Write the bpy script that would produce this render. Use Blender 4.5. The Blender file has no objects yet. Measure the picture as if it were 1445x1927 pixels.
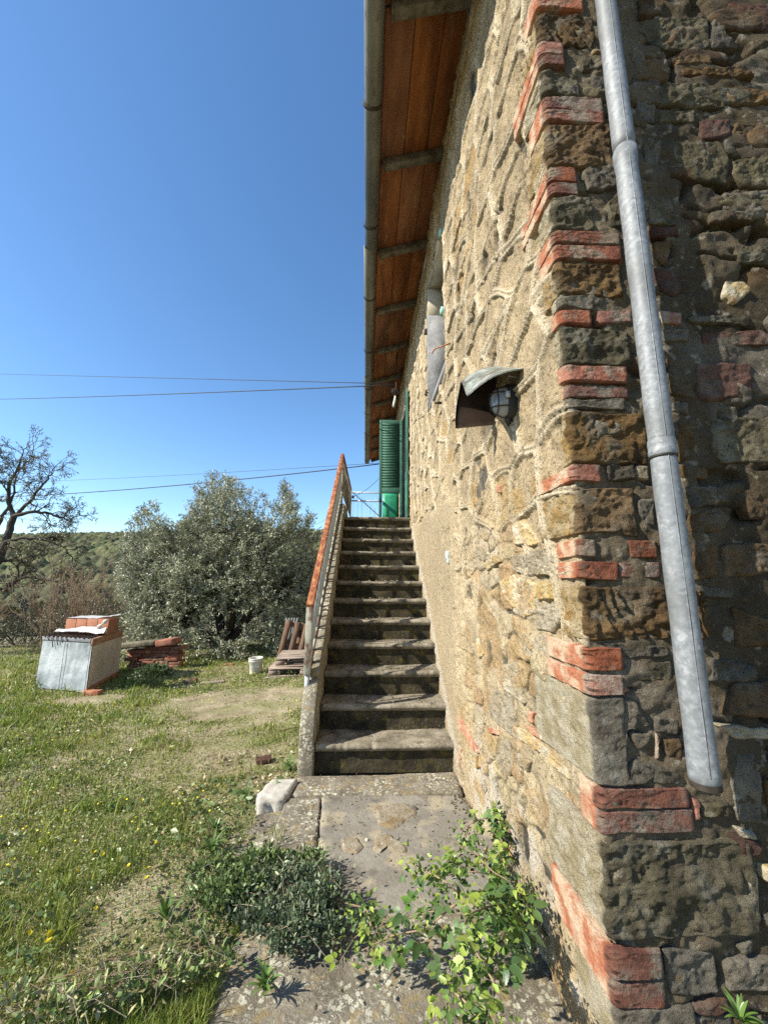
import bpy, math, random
import numpy as np
from math import radians as R_, pi as PI
random.seed(7); rng = np.random.default_rng(7)
S = bpy.context.scene
COL = S.collection

# ------------------------------------------------------------------ camera
FPX, PITCH, YAW, ROLL, CZ = 745.0, .1766, .0425, .009, 1.40
IW, IH = 1445, 1927
cam = bpy.data.cameras.new('camera'); co = bpy.data.objects.new('camera', cam); COL.objects.link(co)
cam.sensor_fit = 'HORIZONTAL'; cam.sensor_width = 36.0; cam.lens = FPX/IW*36.0
cam.clip_start = .05; cam.clip_end = 9000
from mathutils import Matrix, Vector
co.matrix_world = (Matrix.Translation((0, 0, CZ)) @ Matrix.Rotation(-YAW*-1, 4, 'Z').inverted().inverted()
                   @ Matrix.Rotation(PI/2+PITCH, 4, 'X') @ Matrix.Rotation(ROLL, 4, 'Z'))
# yaw: camera looks slightly to the right of +Y
co.matrix_world = (Matrix.Translation((0, 0, CZ)) @ Matrix.Rotation(-YAW, 4, 'Z')
                   @ Matrix.Rotation(PI/2+PITCH, 4, 'X') @ Matrix.Rotation(ROLL, 4, 'Z'))
S.camera = co

# ------------------------------------------------------------------ sky, sun, exposure
SUNDIR = np.array([-1.0, -.36, .80]); SUNDIR /= np.linalg.norm(SUNDIR)      # towards the sun
SUN_EL = math.asin(SUNDIR[2]); SUN_AZ = math.atan2(SUNDIR[0], SUNDIR[1])
w = bpy.data.worlds.new('World'); S.world = w; w.use_nodes = True
nt = w.node_tree
sky = nt.nodes.new('ShaderNodeTexSky'); sky.sky_type = 'NISHITA'; sky.sun_disc = False
sky.sun_elevation = SUN_EL; sky.sun_rotation = SUN_AZ
sky.air_density = 1.0; sky.dust_density = .25; sky.ozone_density = 2.6; sky.altitude = 300
bg = nt.nodes['Background']; bg.inputs['Strength'].default_value = .12
hs_ = nt.nodes.new('ShaderNodeHueSaturation'); hs_.inputs['Saturation'].default_value = 1.15; hs_.inputs['Hue'].default_value = .499
nt.links.new(sky.outputs[0], hs_.inputs['Color']); nt.links.new(hs_.outputs[0], bg.inputs[0])
sl = bpy.data.lights.new('sun', 'SUN'); sl.energy = 5.0; sl.angle = R_(.53); sl.color = (1, .925, .80)
so = bpy.data.objects.new('sun', sl); COL.objects.link(so)
so.rotation_euler = Vector(SUNDIR).to_track_quat('Z', 'Y').to_euler()
S.view_settings.view_transform = 'Standard'; S.view_settings.look = 'None'
S.view_settings.exposure = 1.05; S.view_settings.gamma = 1.0; S.view_settings.use_curve_mapping = False
S.render.engine = 'CYCLES'
S.cycles.max_bounces = 6; S.cycles.transparent_max_bounces = 12
try: S.cycles.use_denoising = False
except Exception: pass

# ------------------------------------------------------------------ measuring the place from the photograph
def ray(u, v):
    a = u-IW/2; b = v-IH/2; c, s = math.cos(ROLL), math.sin(ROLL)
    x = (a*c+b*s)/FPX; z2 = -(-a*s+b*c)/FPX
    y = math.cos(PITCH)-z2*math.sin(PITCH); z = math.sin(PITCH)+z2*math.cos(PITCH)
    return np.array([x*math.cos(YAW)+y*math.sin(YAW), -x*math.sin(YAW)+y*math.cos(YAW), z])
def onX(u, v, X): d = ray(u, v); t = X/d[0]; return np.array([X, d[1]*t, CZ+d[2]*t])
def onY(u, v, Y): d = ray(u, v); t = Y/d[1]; return np.array([d[0]*t, Y, CZ+d[2]*t])
def onZ(u, v, Z=0.): d = ray(u, v); t = (Z-CZ)/d[2]; return np.array([d[0]*t, d[1]*t, Z])
XW, YC = .695, 1.265                         # plane of the long wall, plane of the gable wall

# ------------------------------------------------------------------ noise
def h3(ix, iy, iz, k=0):
    n = (ix.astype(np.int64)*374761393 + iy.astype(np.int64)*668265263 + iz.astype(np.int64)*2147483647 + k*974634777) & 0xffffffff
    n = ((n ^ (n >> 13))*1274126177) & 0xffffffff
    n = ((n ^ (n >> 16))*2246822519) & 0xffffffff
    return ((n ^ (n >> 15)) & 0xffffff)/float(0xffffff)
def vnoise(x, y, z, k=0):
    x = np.asarray(x, float); y = np.asarray(y, float)+x*0; z = np.asarray(z, float)+x*0
    ix, iy, iz = np.floor(x), np.floor(y), np.floor(z)
    fx, fy, fz = x-ix, y-iy, z-iz
    fx = fx*fx*(3-2*fx); fy = fy*fy*(3-2*fy); fz = fz*fz*(3-2*fz)
    r = 0
    for a in (0, 1):
        for b in (0, 1):
            for c in (0, 1):
                wgt = (fx if a else 1-fx)*(fy if b else 1-fy)*(fz if c else 1-fz)
                r = r+wgt*h3(ix+a, iy+b, iz+c, k)
    return r*2-1
def fbm(x, y, z, o=4, k=0):
    r = 0; a = 1; t = 0
    for i in range(o):
        r = r+a*vnoise(x*2**i+i*7.3, y*2**i+i*3.1, z*2**i+i*5.7, k+i); t += a; a *= .52
    return r/t
def worley(x, y, k=0):
    ix, iy = np.floor(x), np.floor(y)
    f1 = np.full(x.shape, 9.); f2 = f1.copy(); cid = np.zeros(x.shape)
    for a in (-1, 0, 1):
        for b in (-1, 0, 1):
            jx, jy = ix+a, iy+b; o = jx*0
            px = jx+.12+.76*h3(jx, jy, o, k); py = jy+.12+.76*h3(jx, jy, o, k+5)
            d = np.hypot(px-x, py-y); c = h3(jx, jy, o, k+9)
            near = d < f1
            f2 = np.where(near, f1, np.minimum(f2, d)); cid = np.where(near, c, cid); f1 = np.where(near, d, f1)
    return f1, f2, cid
def sstep(a, b, x): t = np.clip((x-a)/(b-a), 0, 1); return t*t*(3-2*t)

# ------------------------------------------------------------------ mesh and object helpers
def mesh(name, V, F, mats=(), smooth=False, col=None, colname='Col', mi=None):
    """F: an (n,k) array, or a list of (n,k) arrays of mixed k"""
    V = np.asarray(V, np.float32); Fs = F if isinstance(F, list) else [F]
    Fs = [np.asarray(f, np.int32) for f in Fs if len(f)]
    me = bpy.data.meshes.new(name); me.vertices.add(len(V)); me.vertices.foreach_set('co', V.ravel())
    nl = sum(f.size for f in Fs); nf = sum(len(f) for f in Fs)
    me.loops.add(nl); me.polygons.add(nf)
    me.loops.foreach_set('vertex_index', np.concatenate([f.ravel() for f in Fs]))
    st = []; c = 0
    for f in Fs:
        st.append(c+np.arange(len(f))*f.shape[1]); c += f.size
    me.polygons.foreach_set('loop_start', np.concatenate(st).astype(np.int32))
    if mi is not None: me.polygons.foreach_set('material_index', np.asarray(mi, np.int32))
    me.update(calc_edges=True); me.validate()
    if smooth: me.polygons.foreach_set('use_smooth', np.ones(nf, bool))
    if col is not None:
        at = me.color_attributes.new(colname, 'FLOAT_COLOR', 'POINT')
        c4 = np.ones((len(V), 4), np.float32); c4[:, :col.shape[1]] = col
        at.data.foreach_set('color', c4.ravel())
    for m in (mats if isinstance(mats, (list, tuple)) else [mats]): me.materials.append(m)
    return me
def link(name, me, parent=None, **kw):
    o = bpy.data.objects.new(name, me); COL.objects.link(o)
    if parent is not None: o.parent = parent
    for k, v in kw.items(): o[k] = v
    return o
def thing(name, label, category, loc=(0, 0, 0), rz=0, group=None):
    o = bpy.data.objects.new(name, None); COL.objects.link(o); o.empty_display_size = .1
    o.location = loc; o.rotation_euler = (0, 0, rz); o['label'] = label; o['category'] = category
    if group: o['group'] = group
    return o
def local(o, child):                         # child mesh is written in world coordinates: keep it there
    child.parent = o; child.matrix_parent_inverse = Matrix.Translation(-Vector(o.location)) if o.rotation_euler.z == 0 else (Matrix.Translation(o.location) @ Matrix.Rotation(o.rotation_euler.z, 4, 'Z')).inverted()
    return child
def tag(o, label, category, group=None):
    o['label'] = label; o['category'] = category
    if group: o['group'] = group
    return o
class MB:
    def __init__(s): s.v = []; s.f = {}; s.n = 0
    def add(s, V, F):
        V = np.asarray(V, float); s.v.append(V)
        for f in F: s.f.setdefault(len(f), []).append([i+s.n for i in f])
        s.n += len(V); return s
    def box(s, x0, x1, y0, y1, z0, z1):
        V = [(x, y, z) for x in (x0, x1) for y in (y0, y1) for z in (z0, z1)]
        return s.add(V, [(0, 1, 3, 2), (4, 6, 7, 5), (0, 4, 5, 1), (2, 3, 7, 6), (0, 2, 6, 4), (1, 5, 7, 3)])
    def obox(s, c, ax, ay, az, hx, hy, hz):  # oriented box, half sizes
        c, ax, ay, az = map(np.array, (c, ax, ay, az))
        V = [c+ax*hx*i+ay*hy*j+az*hz*k for i in (-1, 1) for j in (-1, 1) for k in (-1, 1)]
        return s.add(V, [(0, 1, 3, 2), (4, 6, 7, 5), (0, 4, 5, 1), (2, 3, 7, 6), (0, 2, 6, 4), (1, 5, 7, 3)])
    def bar(s, a, b, wx, wz, up=(0, 0, 1)):
        a, b, up = np.array(a, float), np.array(b, float), np.array(up, float)
        d = b-a; L = np.linalg.norm(d); d /= L; x = np.cross(d, up); x /= np.linalg.norm(x); z = np.cross(x, d)
        return s.obox((a+b)/2, x, d, z, wx/2, L/2, wz/2)
    def tube(s, P, r, n=8, cap=True):
        P = np.asarray(P, float); m = len(P); r = np.full(m, r) if np.isscalar(r) else np.asarray(r)
        T = np.gradient(P, axis=0); T /= np.linalg.norm(T, axis=1)[:, None]+1e-12
        ref = np.array([0, 0, 1.]) if abs(T[0][2]) < .9 else np.array([1., 0, 0])
        A = np.cross(T, ref); A /= np.linalg.norm(A, axis=1)[:, None]+1e-12; B = np.cross(T, A)
        an = np.arange(n)*2*PI/n
        V = (P[:, None]+r[:, None, None]*(np.cos(an)[None, :, None]*A[:, None]+np.sin(an)[None, :, None]*B[:, None])).reshape(-1, 3)
        F = [(i*n+j, i*n+(j+1) % n, (i+1)*n+(j+1) % n, (i+1)*n+j) for i in range(m-1) for j in range(n)]
        if cap: F += [tuple(range(n))[::-1], tuple((m-1)*n+j for j in range(n))]
        return s.add(V, F)
    def build(s, name, mat, parent=None, smooth=False, bevel=0, **kw):
        me = mesh(name, np.concatenate(s.v), [np.array(f) for f in s.f.values()], mat, smooth)
        o = link(name, me, None, **kw)
        if parent is not None: local(parent, o)
        if bevel:
            b = o.modifiers.new('b', 'BEVEL'); b.width = bevel; b.segments = 2; b.limit_method = 'ANGLE'
        return o
def grid_faces(nu, nv, mask=None, wrap=False):
    i = np.arange(nu-1)[:, None]; j = np.arange(nv if wrap else nv-1)[None]; j2 = (j+1) % nv
    F = np.stack([i*nv+j, (i+1)*nv+j, (i+1)*nv+j2, i*nv+j2], -1)
    return F[mask] if mask is not None else F.reshape(-1, 4)

# ------------------------------------------------------------------ materials
def mat(name, ramp, scale=4, rough=.9, bump=(), spots=(), detail=6, metal=0, spec=.3, attr=None, stretch=(1, 1, 1), objrand=0, transl=0, bumpd=1.0, dist=0):
    """ramp: [(pos, rgb)...] over a noise; spots: (scale, threshold, softness, rgb, amount[, kind]); bump: (scale, strength, metres)"""
    m = bpy.data.materials.new(name); m.use_nodes = True; t = m.node_tree; N = t.nodes; L = t.links
    b = N['Principled BSDF']; b.inputs['Roughness'].default_value = rough; b.inputs['Metallic'].default_value = metal
    b.inputs['Specular IOR Level'].default_value = spec
    tc = N.new('ShaderNodeTexCoord'); mp = N.new('ShaderNodeMapping'); mp.inputs['Scale'].default_value = stretch
    L.new(tc.outputs['Object'], mp.inputs[0]); vec = mp.outputs[0]
    if objrand:
        oi = N.new('ShaderNodeObjectInfo'); va = N.new('ShaderNodeVectorMath'); va.operation = 'ADD'
        cmb = N.new('ShaderNodeCombineXYZ'); mm = N.new('ShaderNodeMath'); mm.operation = 'MULTIPLY'; mm.inputs[1].default_value = 37.
        L.new(oi.outputs['Random'], mm.inputs[0]); L.new(mm.outputs[0], cmb.inputs[0]); L.new(mm.outputs[0], cmb.inputs[2])
        L.new(vec, va.inputs[0]); L.new(cmb.outputs[0], va.inputs[1]); vec = va.outputs[0]
    def noise(sc, det=detail, ro=.6, di=0):
        n = N.new('ShaderNodeTexNoise'); n.inputs['Scale'].default_value = sc; n.inputs['Detail'].default_value = det
        n.inputs['Roughness'].default_value = ro; n.inputs['Distortion'].default_value = di; L.new(vec, n.inputs['Vector']); return n.outputs[0]
    if attr:
        a = N.new('ShaderNodeAttribute'); a.attribute_name = attr; colr = a.outputs['Color']
    else:
        r = N.new('ShaderNodeValToRGB'); els = r.color_ramp.elements
        while len(els) < len(ramp): els.new(.5)
        for e, (p, c) in zip(els, ramp): e.position = p; e.color = (*c, 1)
        L.new(noise(scale, di=dist), r.inputs[0]); colr = r.outputs[0]
    for sp in spots:
        sc, th, so_, c, amt = sp[:5]; kind = sp[5] if len(sp) > 5 else 'n'
        if kind == 'v':
            v = N.new('ShaderNodeTexVoronoi'); v.inputs['Scale'].default_value = sc
            nn = N.new('ShaderNodeMixRGB'); nn.inputs[0].default_value = .035
            nz = N.new('ShaderNodeTexNoise'); nz.inputs['Scale'].default_value = sc*1.5; L.new(vec, nz.inputs['Vector'])
            L.new(vec, nn.inputs[1]); L.new(nz.outputs['Color'], nn.inputs[2]); L.new(nn.outputs[0], v.inputs['Vector'])
            fac = v.outputs['Distance']; a0, a1 = th+so_, th-so_
            mul = N.new('ShaderNodeMath'); mul.operation = 'MULTIPLY'
            big = N.new('ShaderNodeMapRange'); big.inputs[1].default_value = .42; big.inputs[2].default_value = .6
            L.new(noise(sc*.12, 3), big.inputs[0])
        else:
            fac = noise(sc); a0, a1 = th-so_, th+so_; mul = None
        mr = N.new('ShaderNodeMapRange'); mr.inputs[1].default_value = a0; mr.inputs[2].default_value = a1
        mr.inputs[3].default_value = 0; mr.inputs[4].default_value = amt; L.new(fac, mr.inputs[0]); fo = mr.outputs[0]
        if mul: L.new(fo, mul.inputs[0]); L.new(big.outputs[0], mul.inputs[1]); fo = mul.outputs[0]
        mx = N.new('ShaderNodeMixRGB'); L.new(fo, mx.inputs[0]); L.new(colr, mx.inputs[1]); mx.inputs[2].default_value = (*c, 1); colr = mx.outputs[0]
    if objrand:
        hs = N.new('ShaderNodeHueSaturation'); m2 = N.new('ShaderNodeMapRange')
        m2.inputs[3].default_value = 1-objrand; m2.inputs[4].default_value = 1+objrand
        fr = N.new('ShaderNodeMath'); fr.operation = 'MULTIPLY'; fr.inputs[1].default_value = 7.31; fc = N.new('ShaderNodeMath'); fc.operation = 'FRACT'; ms_ = N.new('ShaderNodeMapRange')
        ms_.inputs[3].default_value = 1-.55*objrand; ms_.inputs[4].default_value = 1+.25*objrand; L.new(oi.outputs['Random'], fr.inputs[0]); L.new(fr.outputs[0], fc.inputs[0]); L.new(fc.outputs[0], ms_.inputs[0]); L.new(ms_.outputs[0], hs.inputs['Saturation'])
        L.new(oi.outputs['Random'], m2.inputs[0]); L.new(m2.outputs[0], hs.inputs['Value']); L.new(colr, hs.inputs['Color']); colr = hs.outputs[0]
    L.new(colr, b.inputs['Base Color'])
    prev = None
    for sc, st, d in bump:
        bp = N.new('ShaderNodeBump'); bp.inputs['Strength'].default_value = st; bp.inputs['Distance'].default_value = d
        L.new(noise(sc, 5, .65), bp.inputs['Height'])
        if prev: L.new(prev, bp.inputs['Normal'])
        prev = bp.outputs[0]
    if prev: L.new(prev, b.inputs['Normal'])
    if transl:
        tr = N.new('ShaderNodeBsdfTranslucent'); ms = N.new('ShaderNodeMixShader'); ms.inputs[0].default_value = transl
        L.new(colr, tr.inputs[0]); L.new(b.outputs[0], ms.inputs[1]); L.new(tr.outputs[0], ms.inputs[2]); L.new(ms.outputs[0], N['Material Output'].inputs[0])
    return m
M = {}
GR = [(60, .5, .006), (260, .5, .002)]
M['brick'] = mat('brick', [(.3, (.10, .032, .02)), (.5, (.185, .062, .032)), (.7, (.24, .11, .07))], 14, bump=[(30, .9, .014), (110, .9, .006), (300, .7, .003)],
 spots=[(8, .54, .05, (.22, .185, .135), .85), (38, .60, .05, (.06, .03, .02), .6), (16, .63, .03, (.05, .045, .03), .7)], objrand=.38)
M['brown'] = mat('brown_sandstone', [(.3, (0.051, 0.031, 0.012)), (.5, (0.111, 0.066, 0.024)), (.7, (0.170, 0.106, 0.043))], 9, bump=[(26, 1, .035), (90, 1, .016), (260, .9, .006)],
 spots=[(7, .58, .07, (.16, .14, .10), .7), (50, .62, .05, (.035, .022, .01), .7)], objrand=.25)
M['ochre'] = mat('ochre_stone', [(.3, (.26, .17, .06)), (.55, (.38, .28, .12)), (.75, (.42, .36, .22))], 8, bump=[(35, .9, .02), (120, .9, .008), (300, .7, .003)],
 spots=[(10, .53, .05, (.40, .36, .27), .85), (18, .62, .04, (.32, .14, .05), .7), (60, .64, .04, (.12, .08, .04), .6)], objrand=.15)
M['olive'] = mat('olive_sandstone', [(.3, (0.044, 0.037, 0.019)), (.5, (0.092, 0.078, 0.042)), (.72, (0.152, 0.132, 0.084))], 9, bump=[(26, 1, .035), (90, 1, .016), (260, .9, .006)],
 spots=[(8, .58, .06, (.21, .195, .145), .7), (40, .62, .05, (.035, .03, .016), .7)], objrand=.25)
M['grey'] = mat('grey_stone', [(.3, (0.060, 0.051, 0.036)), (.5, (0.120, 0.104, 0.076)), (.72, (0.192, 0.172, 0.128))], 10, bump=[(26, 1, .035), (90, 1, .016), (260, .9, .006)],
 spots=[(8, .60, .06, (.27, .255, .205), .7), (45, .62, .05, (.05, .042, .03), .6)], objrand=.25)
M['pale'] = mat('limewashed_stone', [(.3, (.24, .195, .12)), (.5, (.34, .29, .20)), (.72, (.44, .40, .31))], 10, bump=[(26, 1, .025), (90, 1, .012), (260, .9, .005)],
 spots=[(9, .58, .05, (.26, .17, .07), .7), (35, .62, .05, (.10, .08, .05), .7)], objrand=.12)
M['red'] = mat('red_stone', [(.3, (0.051, 0.023, 0.015)), (.5, (0.093, 0.043, 0.027)), (.72, (0.145, 0.085, 0.060))], 10, bump=[(26, 1, .035), (90, 1, .016), (260, .9, .006)],
 spots=[(8, .6, .07, (.18, .15, .11), .7)], objrand=.2)
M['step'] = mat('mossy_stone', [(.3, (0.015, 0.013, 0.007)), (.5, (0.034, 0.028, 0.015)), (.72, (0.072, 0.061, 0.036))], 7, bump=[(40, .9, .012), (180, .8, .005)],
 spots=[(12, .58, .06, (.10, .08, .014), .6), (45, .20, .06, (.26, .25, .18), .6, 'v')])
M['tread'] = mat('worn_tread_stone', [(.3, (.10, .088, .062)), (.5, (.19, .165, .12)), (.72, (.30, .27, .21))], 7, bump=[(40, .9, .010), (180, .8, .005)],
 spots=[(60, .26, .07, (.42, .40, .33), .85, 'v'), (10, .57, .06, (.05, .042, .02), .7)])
M['slab'] = mat('weathered_slab', [(.3, (.12, .108, .088)), (.5, (.18, .165, .135)), (.72, (.25, .235, .195))], 4, bump=[(30, .7, .008), (160, .8, .004)],
 spots=[(5, .56, .05, (.33, .285, .19), .65), (90, .22, .07, (.40, .385, .32), .6, 'v'), (7, .62, .05, (.075, .068, .055), .6)])
M['lichen'] = mat('lichen_covered_stone', [(.3, (0.090, 0.078, 0.055)), (.5, (0.145, 0.125, 0.090)), (.72, (0.210, 0.190, 0.145))], 6, bump=[(30, .8, .012), (140, .8, .005)],
 spots=[(38, .38, .05, (.44, .43, .33), .9, 'v'), (95, .33, .05, (.52, .50, .42), .75, 'v'), (14, .60, .04, (.26, .19, .07), .6)])
M['darkslab'] = mat('dark_slab', [(.3, (.06, .055, .05)), (.6, (.12, .11, .095))], 6, bump=[(40, .5, .005)], spots=[(60, .2, .06, (.4, .38, .32), .6, 'v')])
M['galv'] = mat('galvanised_steel', [(.35, (0.131, 0.142, 0.151)), (.5, (0.162, 0.176, 0.185)), (.65, (0.203, 0.218, 0.230))], 55, rough=.62, metal=.12, spec=.4, detail=2, bump=[(14, .2, .006)],
 spots=[(75, .30, .1, (.31, .33, .345), .55, 'v'), (5, .6, .1, (.12, .13, .14), .5), (30, .66, .03, (.36, .37, .375), .35), (2.5, .6, .05, (.10, .105, .10), .4)])
M['gutter'] = mat('dull_zinc', [(.35, (0.102, 0.102, 0.085)), (.5, (0.145, 0.145, 0.123)), (.7, (0.204, 0.204, 0.178))], 5, rough=.5, metal=.3, bump=[(30, .3, .004)], stretch=(1, .3, 1), spots=[(30, .62, .04, (.06, .045, .03), .6)])
M['darkmetal'] = mat('dark_iron', [(.4, (.03, .026, .022)), (.7, (.09, .06, .04))], 30, rough=.7, metal=.3)
M['rust'] = mat('rusty_paint', [(.35, (.15, .045, .022)), (.5, (.25, .085, .035)), (.6, (.34, .15, .06)), (.75, (.45, .30, .15))], 26, rough=.8, bump=[(120, .8, .004), (30, .5, .004)], stretch=(1, .5, .5), spots=[(6, .58, .06, (.12, .04, .02), .7), (14, .64, .03, (.5, .36, .2), .6)])
M['railwhite'] = mat('old_white_paint', [(.35, (.26, .26, .21)), (.6, (.36, .355, .29))], 8, rough=.6, spots=[(9, .52, .04, (.11, .045, .025), .9), (30, .64, .04, (.2, .12, .07), .6)], stretch=(1, 1, .5))
M['bluegrey'] = mat('grey_blue_paint', [(.35, (.30, .34, .36)), (.6, (.42, .46, .47))], 10, rough=.6, spots=[(20, .66, .04, (.2, .12, .07), .6)], stretch=(1, 1, .3))
M['terra'] = mat('terracotta_soffit', [(.3, (.13, .046, .016)), (.5, (.215, .080, .027)), (.7, (.29, .125, .048))], 3, rough=.85, bump=[(60, .4, .003)], stretch=(3, .6, 1),
 spots=[(2, .56, .09, (.08, .03, .014), .8), (4, .66, .06, (.42, .27, .16), .5)], objrand=.2)
M['joist'] = mat('old_joist', [(.3, (0.076, 0.068, 0.051)), (.6, (0.162, 0.145, 0.115))], 12, bump=[(50, .8, .008)], spots=[(9, .56, .05, (.05, .042, .03), .7)])
M['green'] = mat('green_paint', [(.35, (.035, .10, .07)), (.6, (.06, .155, .11))], 7, rough=.5, bump=[(60, .2, .002)], spots=[(30, .68, .03, (.3, .33, .25), .5)])
M['greenpanel'] = mat('bright_green_paint', [(.35, (.015, .17, .085)), (.6, (.03, .26, .14))], 9, rough=.45, bump=[(60, .2, .002)])
M['glassd'] = mat('dark_glass', [(.4, (.02, .022, .025)), (.6, (.03, .03, .035))], 3, rough=.08, spec=.6)
M['cream'] = mat('cream_paint', [(.4, (.36, .33, .25)), (.6, (.45, .41, .32))], 5, bump=[(40, .3, .003)])
M['cement'] = mat('grey_cement', [(.3, (.13, .135, .14)), (.6, (.23, .235, .24))], 9, bump=[(30, .8, .01), (120, .6, .004)])
M['teal'] = mat('teal_paint', [(.4, (.22, .5, .42)), (.6, (.3, .58, .5))], 9)
M['copper'] = mat('weathered_copper', [(.35, (.10, .10, .085)), (.5, (.19, .21, .18)), (.65, (.33, .35, .32))], 16, rough=.55, metal=.35, bump=[(25, .3, .005)], spots=[(10, .62, .06, (.12, .07, .04), .7)])
M['copperin'] = mat('brown_copper', [(.35, (.018, .012, .008)), (.6, (.035, .022, .014))], 10, rough=.6, metal=.3)
M['lampglass'] = mat('ribbed_lamp_glass', [(.4, (.16, .175, .185)), (.6, (.26, .275, .285))], 9, rough=.15, spec=.6)
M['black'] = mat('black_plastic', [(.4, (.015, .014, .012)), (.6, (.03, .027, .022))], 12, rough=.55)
M['wire'] = mat('black_cable', [(.4, (.02, .022, .026)), (.6, (.03, .032, .036))], 12, rough=.6)
M['bark'] = mat('dark_bark', [(.3, (.035, .028, .022)), (.6, (.075, .06, .045))], 12, bump=[(30, .8, .02)])
M['greybark'] = mat('grey_bark', [(.3, (.05, .045, .036)), (.6, (.11, .1, .085))], 12, bump=[(30, .8, .02)])
M['twig'] = mat('brown_twig', [(.3, (.14, .095, .06)), (.6, (.27, .19, .125))], 8)
M['leafcol'] = mat('leaf', [], attr='Col', rough=.45, spec=.5, transl=.22)
M['olivecol'] = mat('olive_leaf', [], attr='Col', rough=.45, spec=.45, transl=.2)
M['grasscol'] = mat('grass_blade', [], attr='Col', rough=.55, spec=.35, transl=.3)
M['film'] = mat('grey_plastic_film', [(.35, (.16, .185, .195)), (.5, (.28, .315, .33)), (.65, (.42, .46, .475))], 2.2, rough=.22, spec=.7, bump=[(5, .5, .03), (16, .35, .01)])
M['card'] = mat('dusty_cardboard', [(.35, (.40, .345, .295)), (.65, (.54, .48, .42))], 3, rough=.8, bump=[(8, .3, .01)])
M['tape'] = mat('brown_board', [(.35, (.22, .12, .07)), (.65, (.33, .19, .12))], 5, rough=.8)
M['hollow'] = mat('terracotta_block', [(.35, (0.266, 0.105, 0.059)), (.65, (0.350, 0.161, 0.098))], 6, stretch=(1, 1, 12), bump=[(8, .5, .01)])
M['sheet'] = mat('white_plastic_sheet', [(.35, (0.527, 0.510, 0.468)), (.65, (0.663, 0.654, 0.629))], 4, rough=.3, bump=[(9, .6, .03)], transl=.2)
M['oldbrick'] = mat('old_red_brick', [(.35, (.20, .07, .04)), (.65, (.36, .15, .09))], 12, spots=[(10, .58, .05, (.3, .22, .15), .6)], objrand=.25, bump=[(40, .5, .006)])
M['mossystone'] = mat('mossy_flagstone', [(.35, (.08, .075, .05)), (.65, (.19, .17, .12))], 8, bump=[(25, .6, .02)])
M['bucket'] = mat('dirty_white_plastic', [(.35, (.55, .53, .46)), (.65, (.7, .69, .63))], 6, rough=.4, spots=[(14, .62, .05, (.3, .27, .2), .6)])
M['oldwood'] = mat('grey_brown_wood', [(.3, (.10, .075, .055)), (.6, (.24, .19, .15))], 6, stretch=(1, 1, 8), bump=[(30, .5, .006)], objrand=.25)
M['redwood'] = mat('red_brown_wood', [(.3, (.07, .042, .028)), (.6, (.15, .09, .058))], 6, stretch=(8, 8, 1), objrand=.2)
M['yellow'] = mat('yellow_petal', [(.4, (.7, .55, .02)), (.6, (.8, .68, .05))], 9, rough=.5, transl=.25)
M['white'] = mat('whitewashed_stone', [(.35, (.3, .28, .235)), (.65, (.5, .48, .43))], 9, bump=[(40, .5, .005)])
M['rooftile'] = mat('old_roof_tile', [(.3, (.3, .13, .07)), (.6, (.45, .25, .15))], 4, objrand=.2)
M['asphalt'] = mat('gravel_track', [(.3, (.35, .31, .25)), (.6, (.45, .41, .33))], 1)

# ground material: earth, dry litter and green moss between the blades
M['earth'] = mat('earth', [(.3, (.13, .11, .06)), (.45, (.22, .18, .11)), (.6, (.30, .25, .165)), (.75, (.40, .34, .24))], 5, bump=[(20, .8, .02), (90, .8, .01)],
                 spots=[(2.2, .52, .08, (.15, .165, .055), .6), (70, .62, .04, (.42, .35, .24), .6)])
M['forest'] = mat('far_wood', [], attr='Col', rough=.95, spec=.1)

# ------------------------------------------------------------------ ground and hills
def ground_z(X, Y):
    X = np.asarray(X, float); Y = np.asarray(Y, float)
    left = np.clip(-X-.45, 0, 9)
    z = -.035-.045*left*np.exp(-left/14)
    z = z-.06*np.clip((Y-7.2), 0, 40)*sstep(7.2, 9.5, Y)*.9
    z = z+.018*fbm(X*1.1, Y*1.1, 0*X, 3, 3)*sstep(.0, .6, left+.1)
    d = np.hypot(X, Y)
    z = z+.35*fbm(X*.09, Y*.09, 0*X, 3, 9)*sstep(10, 40, d)
    far = sstep(38, 120, d); val = -19+3*fbm(X*.008, Y*.008, 0*X, 3, 21)
    z = z*(1-far)+val*far
    hill = sstep(170, 700, Y+.12*X)
    ridge = 72+6*fbm(X*.004, Y*.002, 0*X, 3, 33)+.006*(X+500)-5*sstep(-480, -700, X)
    z = z+(ridge-val)*hill*far
    z = z-(14+8*fbm(X*.006, Y*.006, 0*X, 2, 40))*far*sstep(120, 300, d)*(1-sstep(500, 690, Y))*.0
    back = sstep(760, 1400, Y); z = z*(1-back)+30*back
    beh = sstep(0, -60, Y)*far; z = z*(1-beh)+(-6)*beh
    return z
nr, na = 250, 420
rad = np.concatenate([[0], .35*np.exp(np.linspace(0, math.log(3500/.35), nr-1))])
ang = np.linspace(0, 2*PI, na, endpoint=False)
A_, R2 = np.meshgrid(ang, rad); gx, gy = R2*np.cos(A_), R2*np.sin(A_)
gz = ground_z(gx, gy)
link('ground', mesh('ground', np.stack([gx, gy, gz], -1).reshape(-1, 3), grid_faces(nr, na, wrap=True)[:, ::-1], M['earth'], True), kind='structure')

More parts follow.
